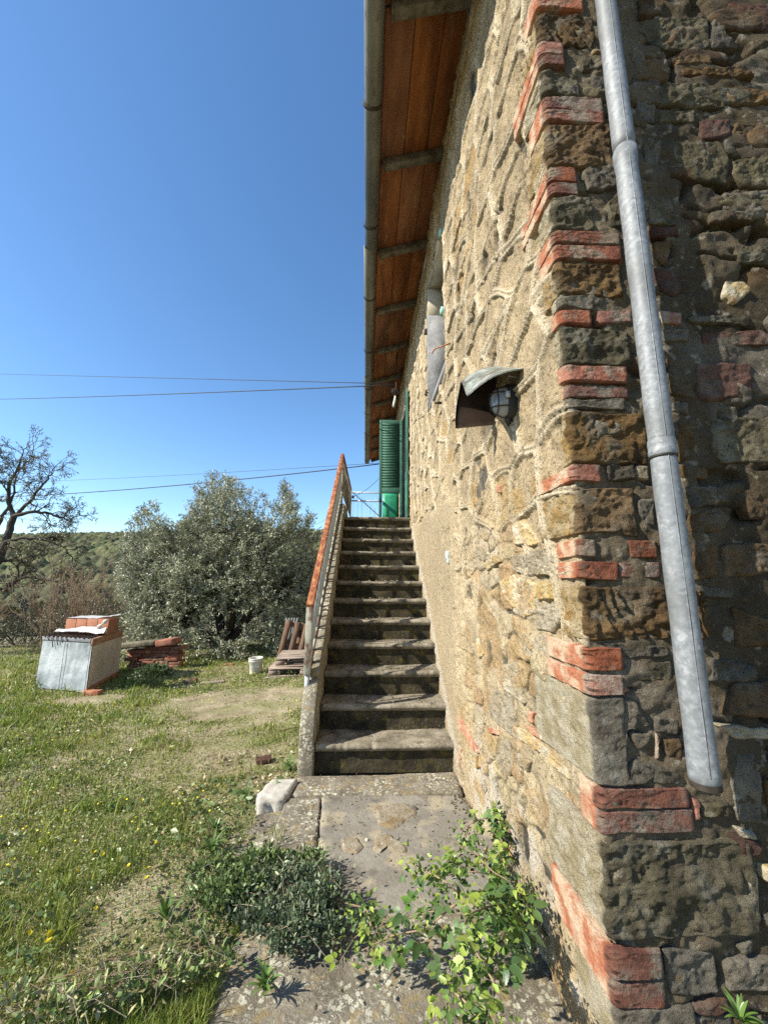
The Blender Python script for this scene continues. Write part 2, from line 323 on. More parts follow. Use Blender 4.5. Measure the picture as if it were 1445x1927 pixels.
def canopy():
    xs = np.arange(-1000, 260, 2.4); ys = np.concatenate([np.arange(130, 400, 2.6), np.arange(400, 780, 3.0)])
    X, Y = np.meshgrid(xs, ys, indexing='ij')
    f1, f2, cid = worley(X/9.5+.4*vnoise(X*.11, Y*.11, 0*X), Y/10.5, 2)
    g = ground_z(X, Y); big = fbm(X*.013, Y*.013, 0*X, 4, 50)
    z = g+2.5+(4.0+4.5*cid)*np.clip(1-f1*1.3, 0, 1)**.6*1.6+1.8*fbm(X*.4, Y*.4, 0*X, 2, 4)+1.5*big
    op = sstep(.3, .36, fbm(X*.006, Y*.011, 0*X, 3, 61))*(1-sstep(300, 420, Y))       # clearings lower down
    z = z*(1-op)+(g+.3)*op
    dark = np.array([.034, .043, .025]); lite = np.array([.115, .125, .058]); brown = np.array([.095, .083, .055]); fld = np.array([.24, .25, .14])
    u = np.clip(.45+.7*big+.9*(cid-.5), 0, 1)[..., None]; b = sstep(.55, .8, h3(np.floor(cid*997), 0*X, 0*X, 3))[..., None]
    c = dark*(1-u)+lite*u; c = c*(1-.6*b)+brown*.6*b; c = c*(1-op[..., None])+fld*op[..., None]
    link('far_forest', mesh('far_forest', np.stack([X, Y, z], -1).reshape(-1, 3), grid_faces(len(xs), len(ys)), M['forest'], True, c.reshape(-1, 3)), kind='stuff',
         label='distant oak woodland covering the long ridge beyond the valley')
canopy()
# the pale track crossing the foot of the hill
pts = [onY(x, y, 300) for x, y in [(0, 1098), (90, 1090), (170, 1098), (250, 1104), (420, 1100), (700, 1098)]]
mb = MB()
for a, b in zip(pts[:-1], pts[1:]): mb.bar(a, b, 7, .8)
mb.build('track', M['asphalt'], kind='structure')

# ------------------------------------------------------------------ house: walls
HOUSE = thing('stone_house', 'tall old farmhouse with rendered rubble side wall and brick and stone corner', 'house', (3.5, 7, 0))
RC = .008
def wrap_sz(s, z, h):
    """position on the wall: s<0 runs back along the long wall, s>0 across the gable; h stands proud"""
    s = np.asarray(s, float); z = np.asarray(z, float); h = np.asarray(h, float)
    q = RC*PI/2; a = np.clip((s+q/2)/q, 0, 1)*PI/2
    nx, ny = -np.cos(a), -np.sin(a)
    bx = XW+RC+np.maximum(s-q/2, 0); by = YC+RC+np.maximum(-q/2-s, 0)
    return np.stack([bx+nx*(RC+h), by+ny*(RC+h), z], -1)

WIN = (3.36, 4.30, 3.42, 4.98); DOOR = (6.80, 7.76, 2.43, 4.72)
def masonry(a, b, sa, sb, k, warp=.3):
    wa = a/sa+warp*fbm(a*6, b*6, 0*a, 3, k); wb = b/sb+warp*fbm(a*6, b*6, 0*a+7, 3, k+1)
    f1, f2, cid = worley(wa, wb, k); e = (f2-f1)*min(sa, sb)
    joint = 1-sstep(.004, .020, e+.006*fbm(a*30, b*30, 0*a, 2, k+2))
    return joint, cid, sstep(0, .05, e)
def plaster_height(Y, z):
    wx = .11*fbm(Y*1.7, z*1.7, 0*z, 3, 71); wz = .11*fbm(Y*1.7, z*1.7, 0*z+9, 3, 73)
    f1, f2, cid = worley((Y+wx)/.36, (z+wz)/.25, 17)
    e = (f2-f1)*.15
    rib = (1-sstep(.013, .027, e))*sstep(-.5, -.15, fbm(Y*2.1, z*2.1, 0*z+1, 3, 55))
    line = 1-sstep(.001, .0075, np.abs(e-.001))
    old = 1-sstep(1.1, 2.1, z+.5*fbm(Y*1.3, z*1.3, 0*z, 3, 5)-.65*sstep(1.55, 1.9, Y)+.3)     # the lower wall near the corner has lost its render
    old = old*(1-sstep(2.3, 3.4, Y+.3*fbm(Y*2, z*2, 0*z, 2, 8)))
    panel = sstep(3.08, 3.14, Y+.02*fbm(Y*0+3, z*4, 0*z, 3, 6))*(1-sstep(2.04, 2.12, z-.05*(Y-3.1)+.08*fbm(Y*2, z*2, 0*z, 3, 16)))           # smooth render beside the steps
    rough = .016*fbm(Y*7, z*5, 0*z, 4, 7)+.010*fbm(Y*30, z*24, 0*z, 3, 11)-.014*np.abs(fbm(Y*9, z*5, 0*z+5, 4, 19))
    hole = sstep(.36, .5, fbm(Y*5.3, z*3.0, 0*z+3, 4, 91))
    face = -.004-.010*(cid-.4)
    ribs = rib*.016*(.9+.2*vnoise(Y*5, z*5, 0*z, 8))-line*.009*rib-.008*(1-sstep(.0, .014, np.abs(e-.034)))*sstep(-.3, .3, fbm(Y*3, z*3, 0*z, 2, 57)); rough = rough*(1-.78*rib)
    h = face+ribs+rough-.028*hole
    ho = -.006+.026*fbm(Y*3.0, z*3.6, 0*z, 4, 31)+.013*fbm(Y*20, z*20, 0*z, 3, 33)-.016*np.abs(fbm(Y*8, z*7, 0*z+5, 4, 19))-.025*hole
    hp = .006+.005*fbm(Y*9, z*9, 0*z, 4, 13)+.0035*fbm(Y*50, z*50, 0*z, 2, 13)-.012*sstep(.4, .5, fbm(Y*6, z*6, 0*z+3, 3, 93))
    jo, cido, dome = masonry(Y, z, .19, .105, 131)
    show = sstep(-.25, .05, fbm(Y*2.2, z*2.6, 0*z+2, 3, 37))                       # patches where the old pointing still covers the stones
    ho = ho+show*(-.020*jo+.008*(cido-.4)+.003*dome)
    plaster_height.extra = (jo*show*old, np.where(old > .5, cido, cid), show)
    h = h*(1-old)+ho*old; h = h*(1-panel)+hp*panel
    return h+.012*vnoise(Y*1.1, z*1.1, 0*z, 15), rib*(1-old)*(1-panel), cid, old, panel, hole
def build_wall():
    ys = YC+RC+(13.0-YC)*(np.exp(np.linspace(0, 1, 600)*3.0)-1)/(math.e**3-1)
    s_long = -(ys[::-1]-YC)
    s_cor = np.linspace(-RC, RC, 5)[1:-1]
    s_gab = np.concatenate([np.arange(RC, .66, .006), .66*np.exp(np.linspace(.01, math.log(3.2/.66), 60)), [6.6]])
    s = np.concatenate([s_long, s_cor, s_gab]); zz = np.concatenate([np.arange(-.3, 4.4, .0072), np.arange(4.4, 5.72, .014)])
    SS, Z = np.meshgrid(s, zz, indexing='ij')
    Y = YC-SS
    h, rib, cid, old, panel, hole = plaster_height(np.where(SS < 0, Y, YC), Z)
    g = sstep(-.03, .03, SS)
    gj, gid, gdome = masonry(SS, Z, .27, .12, 77)
    gshow = sstep(.08, .3, fbm(SS*3, Z*3, 0*Z+5, 3, 78))
    hg = -.001+.014*fbm(SS*5, Z*7, 0*Z, 4, 44)+.014*fbm(SS*22, Z*22, 0*Z+2, 3, 45)-.015*np.abs(fbm(SS*8, Z*11, 0*Z+7, 4, 47))+gshow*(-.026*gj+.014*(gid-.5)+.006*gdome)-.04*sstep(.35, .6, fbm(SS*7, Z*9, 0*Z, 3, 46))
    H = h*(1-g)+hg*g
    near = sstep(-.06, 0, SS)*(1-g); H = H-.006*near
    # no lump may stand in front of window or door
    P = wrap_sz(SS, Z, H)
    ym, zm = (Y[:-1, :-1]+Y[1:, 1:])/2, (Z[:-1, :-1]+Z[1:, 1:])/2; sm = SS[:-1, :-1]
    hole_m = np.zeros(sm.shape, bool)
    for (a, b, c, d) in (WIN, DOOR): hole_m |= (sm < 0) & (ym > a) & (ym < b) & (zm > c) & (zm < d)
    v = fbm(SS*2.2, Z*2.2, 0*Z, 4, 81)[..., None]; v2 = fbm(SS*11, Z*11, 0*Z, 3, 82)[..., None]
    pl = np.array([.46, .378, .25])*(1+.35*v+.3*v2)
    pl = pl*(1-.9*rib[..., None])+.9*rib[..., None]*np.array([.66, .585, .44])*(1+.2*v2)
    oc = (sstep(.74, .78, cid)*sstep(-.05, .2, fbm(SS*5, Z*5, 0*Z, 2, 83))*(1-rib)*(1-panel))[..., None]
    pl = pl*(1-oc*.75)+np.array([.45, .30, .12])*oc*.75
    ol = np.array([.52, .44, .30])*(1+.4*v+.35*v2); och = sstep(.1, .3, fbm(SS*6, Z*6, 0*Z, 3, 84))[..., None]
    ol = ol*(1-och*.6)+np.array([.42, .27, .12])*och*.6
    ej, ecid, eshow = plaster_height.extra; tones = np.array([[.54, .46, .31], [.50, .36, .18], [.44, .385, .29], [.58, .52, .40], [.48, .31, .16], [.56, .48, .30]])
    tt = tones[np.clip((ecid*6).astype(int), 0, 5)]*(1+.35*v+.3*v2); ol = ol*(1-.75*eshow[..., None])+tt*.75*eshow[..., None]; ol = ol*(1-.55*ej[..., None])
    wh = sstep(.6, .3, Z)[..., None]*sstep(.0, .25, fbm(SS*12, Z*12, 0*Z, 3, 85))[..., None]; ol = ol*(1-.7*wh)+np.array([.6, .58, .52])*.7*wh
    pl = pl*(1-old[..., None])+ol*old[..., None]
    pl = pl*(1-panel[..., None])+(np.array([.46, .385, .26])*(1+.22*v+.12*v2))*panel[..., None]
    dk = (hole*(1-panel))[..., None]; pl = pl*(1-.6*dk)
    strip = (sstep(.16, .03, np.abs(Z-(.25+.742*(Y-3.3)))))[..., None]*panel[..., None]; pl = pl*(1-.6*strip)+np.array([.66, .64, .58])*.6*strip
    gb = np.array([.155, .127, .084])*(1+.5*v+.45*v2); gshade = sstep(.25, .62, SS)[..., None]
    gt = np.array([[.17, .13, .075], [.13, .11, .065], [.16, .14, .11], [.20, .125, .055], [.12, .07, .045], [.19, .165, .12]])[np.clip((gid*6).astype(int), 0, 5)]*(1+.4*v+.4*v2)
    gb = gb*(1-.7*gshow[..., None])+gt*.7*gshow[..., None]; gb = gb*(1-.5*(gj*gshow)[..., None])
    gb = gb*(1-.8*gshade)+.8*gb*np.array([.34, .31, .265])*gshade  # downpipe's shade on the right of the gable, put into the colour
    lw = sstep(.2, .4, fbm(SS*3, Z*4, 0*Z+4, 3, 86))[..., None]; gb = gb*(1-.5*lw)+np.array([.20, .18, .145])*.5*lw
    pl = pl*np.array([.87, .84, .79])
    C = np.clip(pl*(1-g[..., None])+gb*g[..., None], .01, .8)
    F = grid_faces(len(s), len(zz), ~hole_m)
    wm = mat('old_render', [], attr='Col', rough=.95, spec=.15, bump=[(30, 1, .022), (95, 1, .014), (280, 1, .006)],
             spots=[(20, .62, .04, (.50, .46, .36), .4), (60, .585, .05, (.10, .075, .045), .65), (150, .60, .05, (.09, .07, .045), .55)])
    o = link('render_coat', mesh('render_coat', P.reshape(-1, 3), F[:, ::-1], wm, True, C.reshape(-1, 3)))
    local(HOUSE, o)
build_wall()
# solid body of the house behind the skin
mb = MB(); mb.box(.98, 7.0, 1.42, 12.9, -.5, 5.6); mb.box(.72, .98, 1.42, WIN[0]-.02, -.5, 5.6)
mb.box(.72, .98, WIN[1]+.02, DOOR[0]-.02, -.5, 5.6); mb.box(.72, .98, DOOR[1]+.02, 12.9, -.5, 5.6)
mb.box(.722, .978, WIN[0]-.02, WIN[1]+.02, -.5, WIN[2]-.02); mb.box(.722, .978, DOOR[0]-.02, DOOR[1]+.02, -.5, 2.4)
mb.box(.722, .978, WIN[0]-.02, WIN[1]+.02, WIN[3]+.02, 5.6); mb.box(.722, .978, DOOR[0]-.02, DOOR[1]+.02, DOOR[3]+.02, 5.6)
mb.build('wall_core', M['grey'], HOUSE)

# ------------------------------------------------------------------ stones and bricks, each its own piece
def piece(name, poly, mt, proud=.012, rough=.008, seed=0, cell=.006, mapf=wrap_sz, back=.03, groove=0, freq=16, wobble=.004, edge=.012, parent=HOUSE, keep=False, **kw):
    P = np.array(poly, float); c = P.mean(0)
    seg = np.roll(P, -1, 0)-P; ln = np.hypot(seg[:, 0], seg[:, 1]); per = ln.sum()
    N = int(np.clip(per/cell, 12, 220)); t = np.linspace(0, per, N, endpoint=False); cs = np.concatenate([[0], np.cumsum(ln)])
    k = np.searchsorted(cs, t, 'right')-1; k = np.clip(k, 0, len(P)-1)
    B = P[k]+seg[k]*((t-cs[k])/ln[k])[:, None]
    for _ in range(0 if name == 'brick' else 2): B = (np.roll(B, 1, 0)+2*B+np.roll(B, -1, 0))/4
    if name == 'brick': wob2 = .010*sstep(.42, .6, fbm(B[:, 0]*16, B[:, 1]*30, B[:, 0]*0+seed*3.3, 2, 5)); dd = c-B; B = B+dd/np.hypot(dd[:, 0], dd[:, 1])[:, None]*np.minimum(wob2, .3*np.hypot(dd[:, 0], dd[:, 1]))[:, None]
    d = B-c; r0 = np.hypot(d[:, 0], d[:, 1]); dn = d/r0[:, None]
    B = B+dn*(wobble*fbm(B[:, 0]*22, B[:, 1]*22, B[:, 0]*0+seed, 3, seed % 97))[:, None]
    d = B-c; r0 = np.hypot(d[:, 0], d[:, 1])
    nr_ = int(np.clip(r0.mean()/cell, 4, 40)); tt = np.concatenate([(np.arange(1, nr_)/nr_)**.92, [1.0]])
    U = c+d[None]*tt[:, None, None]
    s, z = U[..., 0], U[..., 1]
    q = np.minimum((1-tt)[:, None]*r0[None]*.8, 9)                 # distance to the edge
    lift = proud*sstep(0, edge, q)**.7
    ero = sstep(0, edge*2.2, q)*.6+.4
    def rel(s, z):
        n = fbm(s*freq, z*freq, s*0+seed*.37, 4, 5+seed % 31)+.55*fbm(s*freq*3.4, z*freq*3.4, s*0+seed, 3, 7)-.8*np.abs(fbm(s*freq*1.3, z*freq*1.7, s*0+seed*2.3, 3, 9))
        r = rough*n
        if groove:
            ph = s*groove+2.2*fbm(s*7, z*5, s*0+seed, 3, 6)+z*groove*.25*math.sin(seed)
            r = r+.009*np.sin(ph*2*PI)*sstep(-.15, .3, fbm(s*8, z*9, s*0+seed*2, 3, 3)+.12)
        return r
    H = lift+rel(s, z)*ero
    cH = proud+rel(c[0:1], c[1:2])[0]
    V = mapf(s, z, H).reshape(-1, 3); Vc = mapf(c[0:1], c[1:2], np.array([cH])).reshape(-1, 3)
    Vb = mapf(B[:, 0], B[:, 1], np.full(N, -back)).reshape(-1, 3)
    V = np.concatenate([Vc, V, Vb]); n = len(tt)
    j = np.arange(N); j2 = (j+1) % N
    tri = np.stack([0*j, 1+j, 1+j2], -1)
    qs = [np.stack([1+i*N+j, 1+(i+1)*N+j, 1+(i+1)*N+j2, 1+i*N+j2], -1) for i in range(n)]
    me = mesh(name, V, [tri, np.concatenate(qs)], mt, True)
    o = link(name, me, None, **kw)
    return local(parent, o) if parent is not None else o

def ycor(y): return onY(1007.4+(y+38)*.0780, y, YC)[2]              # height of a pixel row at the corner edge
# quoins: kind, top row, bottom row at the corner, width on the gable (m), length along the long wall (m)
Q = [('b', -14, 18, .2, .12), ('w', 27, 84, .24, .22), ('b', 85, 106, .09, .28), ('b', 108, 128, .095, .28), ('o', 134, 180, .15, .18), ('b', 182, 207, .24, .14), ('b', 209, 230, .24, .14),
     ('w', 234, 312, .26, .2), ('b', 320, 345, .1, .27), ('b', 348, 368, .1, .27), ('o', 371, 433, .15, .12), ('b', 437, 460, .25, .13), ('b', 463, 489, .25, .13), ('w', 494, 553, .24, .13),
     ('g', 556, 582, .13, .06), ('b', 586, 612, .105, .05), ('o', 616, 686, .24, .05), ('b', 690, 719, .22, .03), ('b', 725, 748, .22, .03), ('g', 752, 769, .2, .02), ('w', 773, 870, .27, .05),
     ('b', 875, 905, .09, .27), ('w', 915, 1006, .2, .28), ('b', 1014, 1047, .052, .14), ('b', 1056, 1090, .12, .14), ('W', 1103, 1206, .40, .13), ('b', 1217, 1262, .105, .27), ('b', 1268, 1308, .1, .27),
     ('y', 1313, 1479, .10, .40), ('b', 1482, 1521, .27, .10), ('b', 1526, 1569, .28, .10), ('O', 1582, 1772, .44, .34), ('b', 1785, 1838, .14, .34), ('b', 1845, 1893, .14, .34), ('g', 1897, 1990, .22, .2)]
KM = {'b': 'brick', 'w': 'brown', 'W': 'brown', 'o': 'olive', 'O': 'olive', 'g': 'grey', 'y': 'grey', 'p': 'pale', 'c': 'ochre', 'r': 'red'}
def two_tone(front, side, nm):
    """a quoin has paler colours on its long-wall side: blend the two across the arris by position"""
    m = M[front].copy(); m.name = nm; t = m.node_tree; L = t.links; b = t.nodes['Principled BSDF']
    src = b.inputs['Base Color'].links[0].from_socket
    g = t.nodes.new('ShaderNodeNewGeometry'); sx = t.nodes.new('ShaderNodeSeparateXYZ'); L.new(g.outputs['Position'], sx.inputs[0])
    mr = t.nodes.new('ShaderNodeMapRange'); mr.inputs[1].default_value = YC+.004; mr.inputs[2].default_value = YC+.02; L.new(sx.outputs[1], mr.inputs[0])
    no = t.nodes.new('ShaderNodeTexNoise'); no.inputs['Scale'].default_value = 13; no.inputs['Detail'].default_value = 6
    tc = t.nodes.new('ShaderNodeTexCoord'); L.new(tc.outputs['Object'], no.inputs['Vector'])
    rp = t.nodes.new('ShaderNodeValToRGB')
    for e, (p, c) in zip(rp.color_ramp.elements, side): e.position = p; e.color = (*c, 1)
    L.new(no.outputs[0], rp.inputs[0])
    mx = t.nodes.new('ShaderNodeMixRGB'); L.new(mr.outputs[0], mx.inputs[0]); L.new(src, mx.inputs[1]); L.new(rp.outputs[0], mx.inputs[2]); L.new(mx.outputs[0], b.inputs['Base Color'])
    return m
M['brickpale'] = mat('pale_scrubbed_brick', [(.4, (.27, .095, .05)), (.6, (.37, .22, .14))], 18, bump=[(40, .9, .012)], spots=[(20, .6, .04, (.42, .36, .26), .7)])
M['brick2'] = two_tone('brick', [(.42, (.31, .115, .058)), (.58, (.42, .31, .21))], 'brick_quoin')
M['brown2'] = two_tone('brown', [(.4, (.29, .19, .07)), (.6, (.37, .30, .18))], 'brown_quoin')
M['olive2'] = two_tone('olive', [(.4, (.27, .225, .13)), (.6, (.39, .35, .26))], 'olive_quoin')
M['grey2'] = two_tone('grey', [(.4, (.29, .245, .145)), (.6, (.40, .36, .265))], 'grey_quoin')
sd = 100
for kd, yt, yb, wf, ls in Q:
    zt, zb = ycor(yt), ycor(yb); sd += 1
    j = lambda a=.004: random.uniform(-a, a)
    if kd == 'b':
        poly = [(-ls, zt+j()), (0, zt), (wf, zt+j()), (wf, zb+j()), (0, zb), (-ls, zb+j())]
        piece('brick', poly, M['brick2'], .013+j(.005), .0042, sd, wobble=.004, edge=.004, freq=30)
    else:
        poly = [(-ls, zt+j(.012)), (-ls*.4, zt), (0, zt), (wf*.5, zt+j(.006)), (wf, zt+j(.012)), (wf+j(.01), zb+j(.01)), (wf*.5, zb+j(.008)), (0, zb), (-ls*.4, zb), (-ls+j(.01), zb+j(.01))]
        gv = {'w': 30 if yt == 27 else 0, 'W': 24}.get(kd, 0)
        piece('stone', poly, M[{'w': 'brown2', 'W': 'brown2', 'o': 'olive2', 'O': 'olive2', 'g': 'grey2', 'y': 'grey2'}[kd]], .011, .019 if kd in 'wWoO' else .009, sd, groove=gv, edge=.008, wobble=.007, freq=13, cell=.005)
# rubble across the gable, outlines as seen: crop origin, scale, (kind, outline)
def c5(p): return 1000+p[0]/3.011, p[1]/3.011
def c6(p): return 1000+p[0]/3.011, 640+p[1]/3.011
def c7(p): return 1000+p[0]/2.978, 1280+p[1]/2.978
def cb(p): return 780+p[0]/2.919, 820+p[1]/2.919
G5 = [('g', [(225, 280), (305, 282), (300, 315), (228, 310)]), ('p', [(340, 285), (400, 283), (405, 305), (345, 308)]), ('o', [(262, 335), (410, 310), (415, 400), (275, 410)]),
 ('g', [(335, 418), (425, 440), (425, 530), (350, 515)]), ('g', [(300, 940), (475, 935), (480, 1060), (310, 1085), (290, 1000)]), ('o', [(430, 1150), (495, 1100), (505, 1300), (435, 1290)]),
 ('g', [(300, 1590), (410, 1670), (410, 1740), (300, 1745)]), ('b', [(368, 1765), (565, 1755), (570, 1830), (375, 1835)]),
 ('w', [(600, -10), (750, 0), (740, 70), (610, 90)]), ('o', [(640, 110), (780, 95), (1000, 100), (1010, 270), (780, 290), (690, 260), (605, 170)]), ('g', [(1020, 110), (1090, 90), (1100, 200), (1180, 260), (1020, 265)]),
 ('r', [(1110, 20), (1340, 40), (1400, 180), (1260, 170), (1180, 110)]), ('g', [(545, 290), (760, 300), (775, 380), (600, 400)]), ('w', [(815, 315), (1010, 320), (1010, 370), (820, 360)]),
 ('w', [(840, 385), (1140, 392), (1270, 440), (1130, 445), (850, 420)]), ('g', [(560, 420), (730, 450), (735, 540), (570, 520)]), ('o', [(740, 475), (960, 470), (1060, 525), (1110, 610), (730, 600)]),
 ('w', [(1060, 490), (1340, 520), (1400, 590), (1130, 590)]), ('g', [(590, 560), (700, 600), (700, 690), (600, 690)]), ('o', [(720, 625), (930, 620), (925, 695), (720, 695)]),
 ('r', [(950, 680), (1120, 680), (1130, 760), (1060, 790), (955, 785)]), ('w', [(1145, 695), (1400, 690), (1400, 765), (1135, 775)]), ('o', [(790, 800), (1060, 805), (1110, 890), (1105, 1055), (930, 1020), (800, 890)]),
 ('g', [(1090, 790), (1260, 790), (1250, 845), (1150, 885), (1095, 850)]), ('o', [(1140, 905), (1400, 860), (1400, 1060), (1200, 1050), (1135, 980)]), ('g', [(640, 720), (735, 760), (735, 860), (700, 960), (630, 950)]),
 ('w', [(630, 1000), (740, 1010), (740, 1060), (640, 1080)]), ('o', [(650, 1110), (760, 1110), (830, 1220), (820, 1270), (660, 1270)]), ('g', [(1080, 1090), (1400, 1080), (1400, 1240), (1200, 1240), (1080, 1180)]),
 ('w', [(1010, 1205), (1230, 1185), (1250, 1260), (1010, 1260)]), ('r', [(670, 1290), (820, 1290), (840, 1345), (680, 1345)]), ('w', [(690, 1370), (780, 1370), (780, 1430), (750, 1500), (700, 1460)]),
 ('o', [(1120, 1390), (1400, 1400), (1400, 1500), (1170, 1490)]), ('w', [(920, 1460), (1040, 1460), (1040, 1535), (940, 1510)]), ('r', [(690, 1515), (760, 1530), (880, 1590), (880, 1640), (800, 1680), (720, 1640)]),
 ('c', [(1090, 1585), (1200, 1590), (1240, 1640), (1150, 1720), (1080, 1680)]), ('b', [(730, 1760), (850, 1770), (850, 1835), (740, 1830)]), ('o', [(880, 1795), (1080, 1785), (1230, 1790), (1230, 1845), (900, 1830)]),
 ('g', [(740, 1865), (890, 1865), (890, 1930), (750, 1930)]), ('r', [(960, 1880), (1300, 1870), (1400, 1950), (970, 1950)])]
G6 = [('g', [(410, 703), (575, 703), (590, 790), (420, 795)]), ('p', [(585, 707), (665, 702), (670, 800), (600, 785)]), ('g', [(600, 900), (690, 900), (700, 1060), (620, 1060)]),
 ('b', [(530, 1132), (700, 1137), (712, 1238), (550, 1236)]), ('b', [(492, 1262), (725, 1258), (733, 1348), (485, 1346)]), ('o', [(525, 1850), (640, 1830), (790, 1820), (790, 1935), (530, 1935)]), ('g', [(385, 1715), (560, 1725), (770, 1735), (770, 1790), (520, 1810)]),
 ('w', [(760, 85), (890, 135), (920, 340), (830, 320), (785, 300)]), ('r', [(915, 130), (1240, 130), (1255, 330), (1000, 350), (930, 340)]), ('g', [(790, 345), (890, 350), (895, 430), (800, 400)]),
 ('w', [(800, 450), (900, 480), (922, 560), (912, 680), (830, 695)]), ('o', [(1010, 440), (1400, 430), (1400, 700), (1080, 690), (1035, 640), (1015, 540)]), ('w', [(835, 712), (980, 712), (990, 780), (850, 790)]),
 ('w', [(1195, 850), (1400, 845), (1400, 1030), (1220, 1020), (1195, 960)]), ('g', [(850, 825), (1050, 830), (1045, 925), (900, 960)]), ('w', [(870, 990), (1050, 945), (1130, 1000), (1080, 1095), (890, 1090)]),
 ('w', [(890, 1150), (1050, 1150), (1050, 1340), (960, 1365), (910, 1365)]), ('w', [(1068, 1162), (1180, 1145), (1400, 1160), (1400, 1310), (1080, 1348)]), ('g', [(925, 1390), (1140, 1400), (1140, 1460), (935, 1460)]),
 ('w', [(1145, 1515), (1400, 1600), (1400, 1740), (1160, 1740)]), ('g', [(995, 1795), (1270, 1850), (1280, 1935), (1000, 1935)])]
G7 = [('b', [(500, 5), (545, 60), (500, 78)]), ('g', [(420, 110), (560, 110), (675, 250), (540, 270), (520, 400), (440, 480), (385, 300)]), ('g', [(700, 205), (820, 222), (825, 318), (692, 288)]),
 ('g', [(545, 292), (680, 292), (675, 345), (600, 395), (555, 350)]), ('w', [(730, 335), (835, 325), (845, 485), (770, 495)]), ('g', [(560, 440), (830, 520), (830, 580), (500, 582)]), ('b', [(690, 300), (702, 300), (705, 450), (692, 450)]),
 ('b', [(882, 640), (935, 682), (930, 785), (908, 780)]), ('o', [(945, 690), (1105, 682), (1110, 768), (965, 762)]), ('p', [(1010, 245), (1325, 275), (1400, 330), (1130, 330)]),
 ('g', [(1080, 460), (1130, 405), (1250, 425), (1295, 640), (1285, 815), (1150, 795), (1120, 650)]), ('r', [(1100, 852), (1285, 905), (1285, 985), (1185, 1000)]), ('p', [(1130, 820), (1250, 850), (1270, 900), (1180, 890)]),
 ('p', [(1195, 1060), (1262, 1072), (1268, 1385), (1230, 1388)]), ('g', [(735, 1512), (1025, 1522), (1055, 1765), (775, 1775)]), ('g', [(1085, 1585), (1390, 1550), (1390, 1740), (1100, 1745)]),
 ('g', [(1135, 1500), (1235, 1445), (1248, 1535), (1190, 1548)]), ('r', [(885, 1845), (1105, 1785), (1118, 1855), (965, 1888)]), ('g', [(870, 1895), (1130, 1880), (1130, 1960), (880, 1960)]),
 ('c', [(1290, 1040), (1400, 1040), (1400, 1160), (1300, 1130)]), ('g', [(1285, 1320), (1400, 1310), (1400, 1390), (1290, 1385)]), ('w', [(1130, 20), (1400, 0), (1400, 230), (1060, 190)]), ('w', [(1300, 560), (1400, 560), (1400, 800), (1310, 700)])]
for fn, L_ in ((c5, G5), (c6, G6), (c7, G7)):
    for kd, pl in L_:
        sd += 1
        P = [onY(*fn(p), YC) for p in pl]; P = [(p[0]-XW, p[2]) for p in P]
        br = kd == 'b'
        piece('brick' if br else 'stone', P, M[KM[kd]], random.uniform(.003, .011), .004 if br else (.014 if kd in 'gwo' else .009), sd, edge=.004 if br else .007, wobble=.004 if br else .010, freq=28 if br else 15)
# rubble showing through the lost render on the long wall
LW = [('c', [(545, 490), (600, 450), (640, 500), (690, 590), (640, 610), (550, 595)]), ('p', [(525, 665), (780, 600), (795, 760), (640, 775), (545, 740)]), ('c', [(465, 800), (540, 760), (670, 810), (660, 980), (600, 1000), (500, 900)]),
 ('c', [(680, 800), (805, 800), (790, 900), (680, 908)]), ('p', [(682, 925), (795, 925), (830, 1000), (760, 1085), (675, 1065)]), ('p', [(585, 1085), (730, 1095), (738, 1290), (600, 1220)]),
 ('p', [(480, 1265), (560, 1245), (600, 1475), (485, 1390)]), ('p', [(450, 1395), (530, 1425), (560, 1675), (470, 1595), (410, 1520)]), ('b', [(630, 1512), (660, 1520), (650, 1588), (627, 1570)]),
 ('b', [(627, 1592), (718, 1655), (723, 1678), (650, 1638)]), ('b', [(410, 1602), (458, 1620), (468, 1648), (422, 1638)]), ('c', [(568, 1602), (620, 1625), (850, 1840), (858, 1898), (700, 1750), (565, 1660)]),
 ('p', [(452, 1655), (528, 1692), (548, 1850), (500, 1895), (442, 1750)]), ('p', [(552, 1735), (638, 1792), (620, 1848), (552, 1800)]), ('c', [(282, 1692), (338, 1745), (338, 1828), (292, 1790)]),
 ('b', [(232, 1525), (280, 1600), (350, 1745), (335, 1745), (245, 1600)]), ('b', [(232, 1702), (258, 1722), (250, 1828), (234, 1790)]), ('c', [(392, 702), (440, 655), (468, 690), (402, 748)]), ('c', [(332, 1132), (350, 1112), (378, 1200), (352, 1228)]),
 ('b', [(458, 275), (470, 270), (470, 315), (460, 312)]), ('p', [(380, 690), (330, 640), (350, 600), (380, 640)])]
for kd, pl in LW:
    sd += 1
    P = [onX(*cb(p), XW) for p in pl]; P = [(YC-p[1], p[2]) for p in P]
    br = kd == 'b'
    piece('brick' if br else 'stone', P, M['brickpale' if br else KM[kd]], random.uniform(.004, .014), .004 if br else .014, sd, edge=.005 if br else .009, wobble=.010, freq=20)
# a few more stones round the gable beyond the frame
for i in range(26):
    s0 = random.uniform(.75, 2.6); z0 = random.uniform(-.1, 4.6); a, b = random.uniform(.07, .16), random.uniform(.04, .08)
    P = [(s0+a*math.cos(t)*random.uniform(.85, 1.1), z0+b*math.sin(t)*random.uniform(.85, 1.15)) for t in np.arange(8)*PI/4]
    piece('stone', P, M[random.choice(['olive', 'brown', 'grey'])], .01, .01, 900+i, cell=.014)

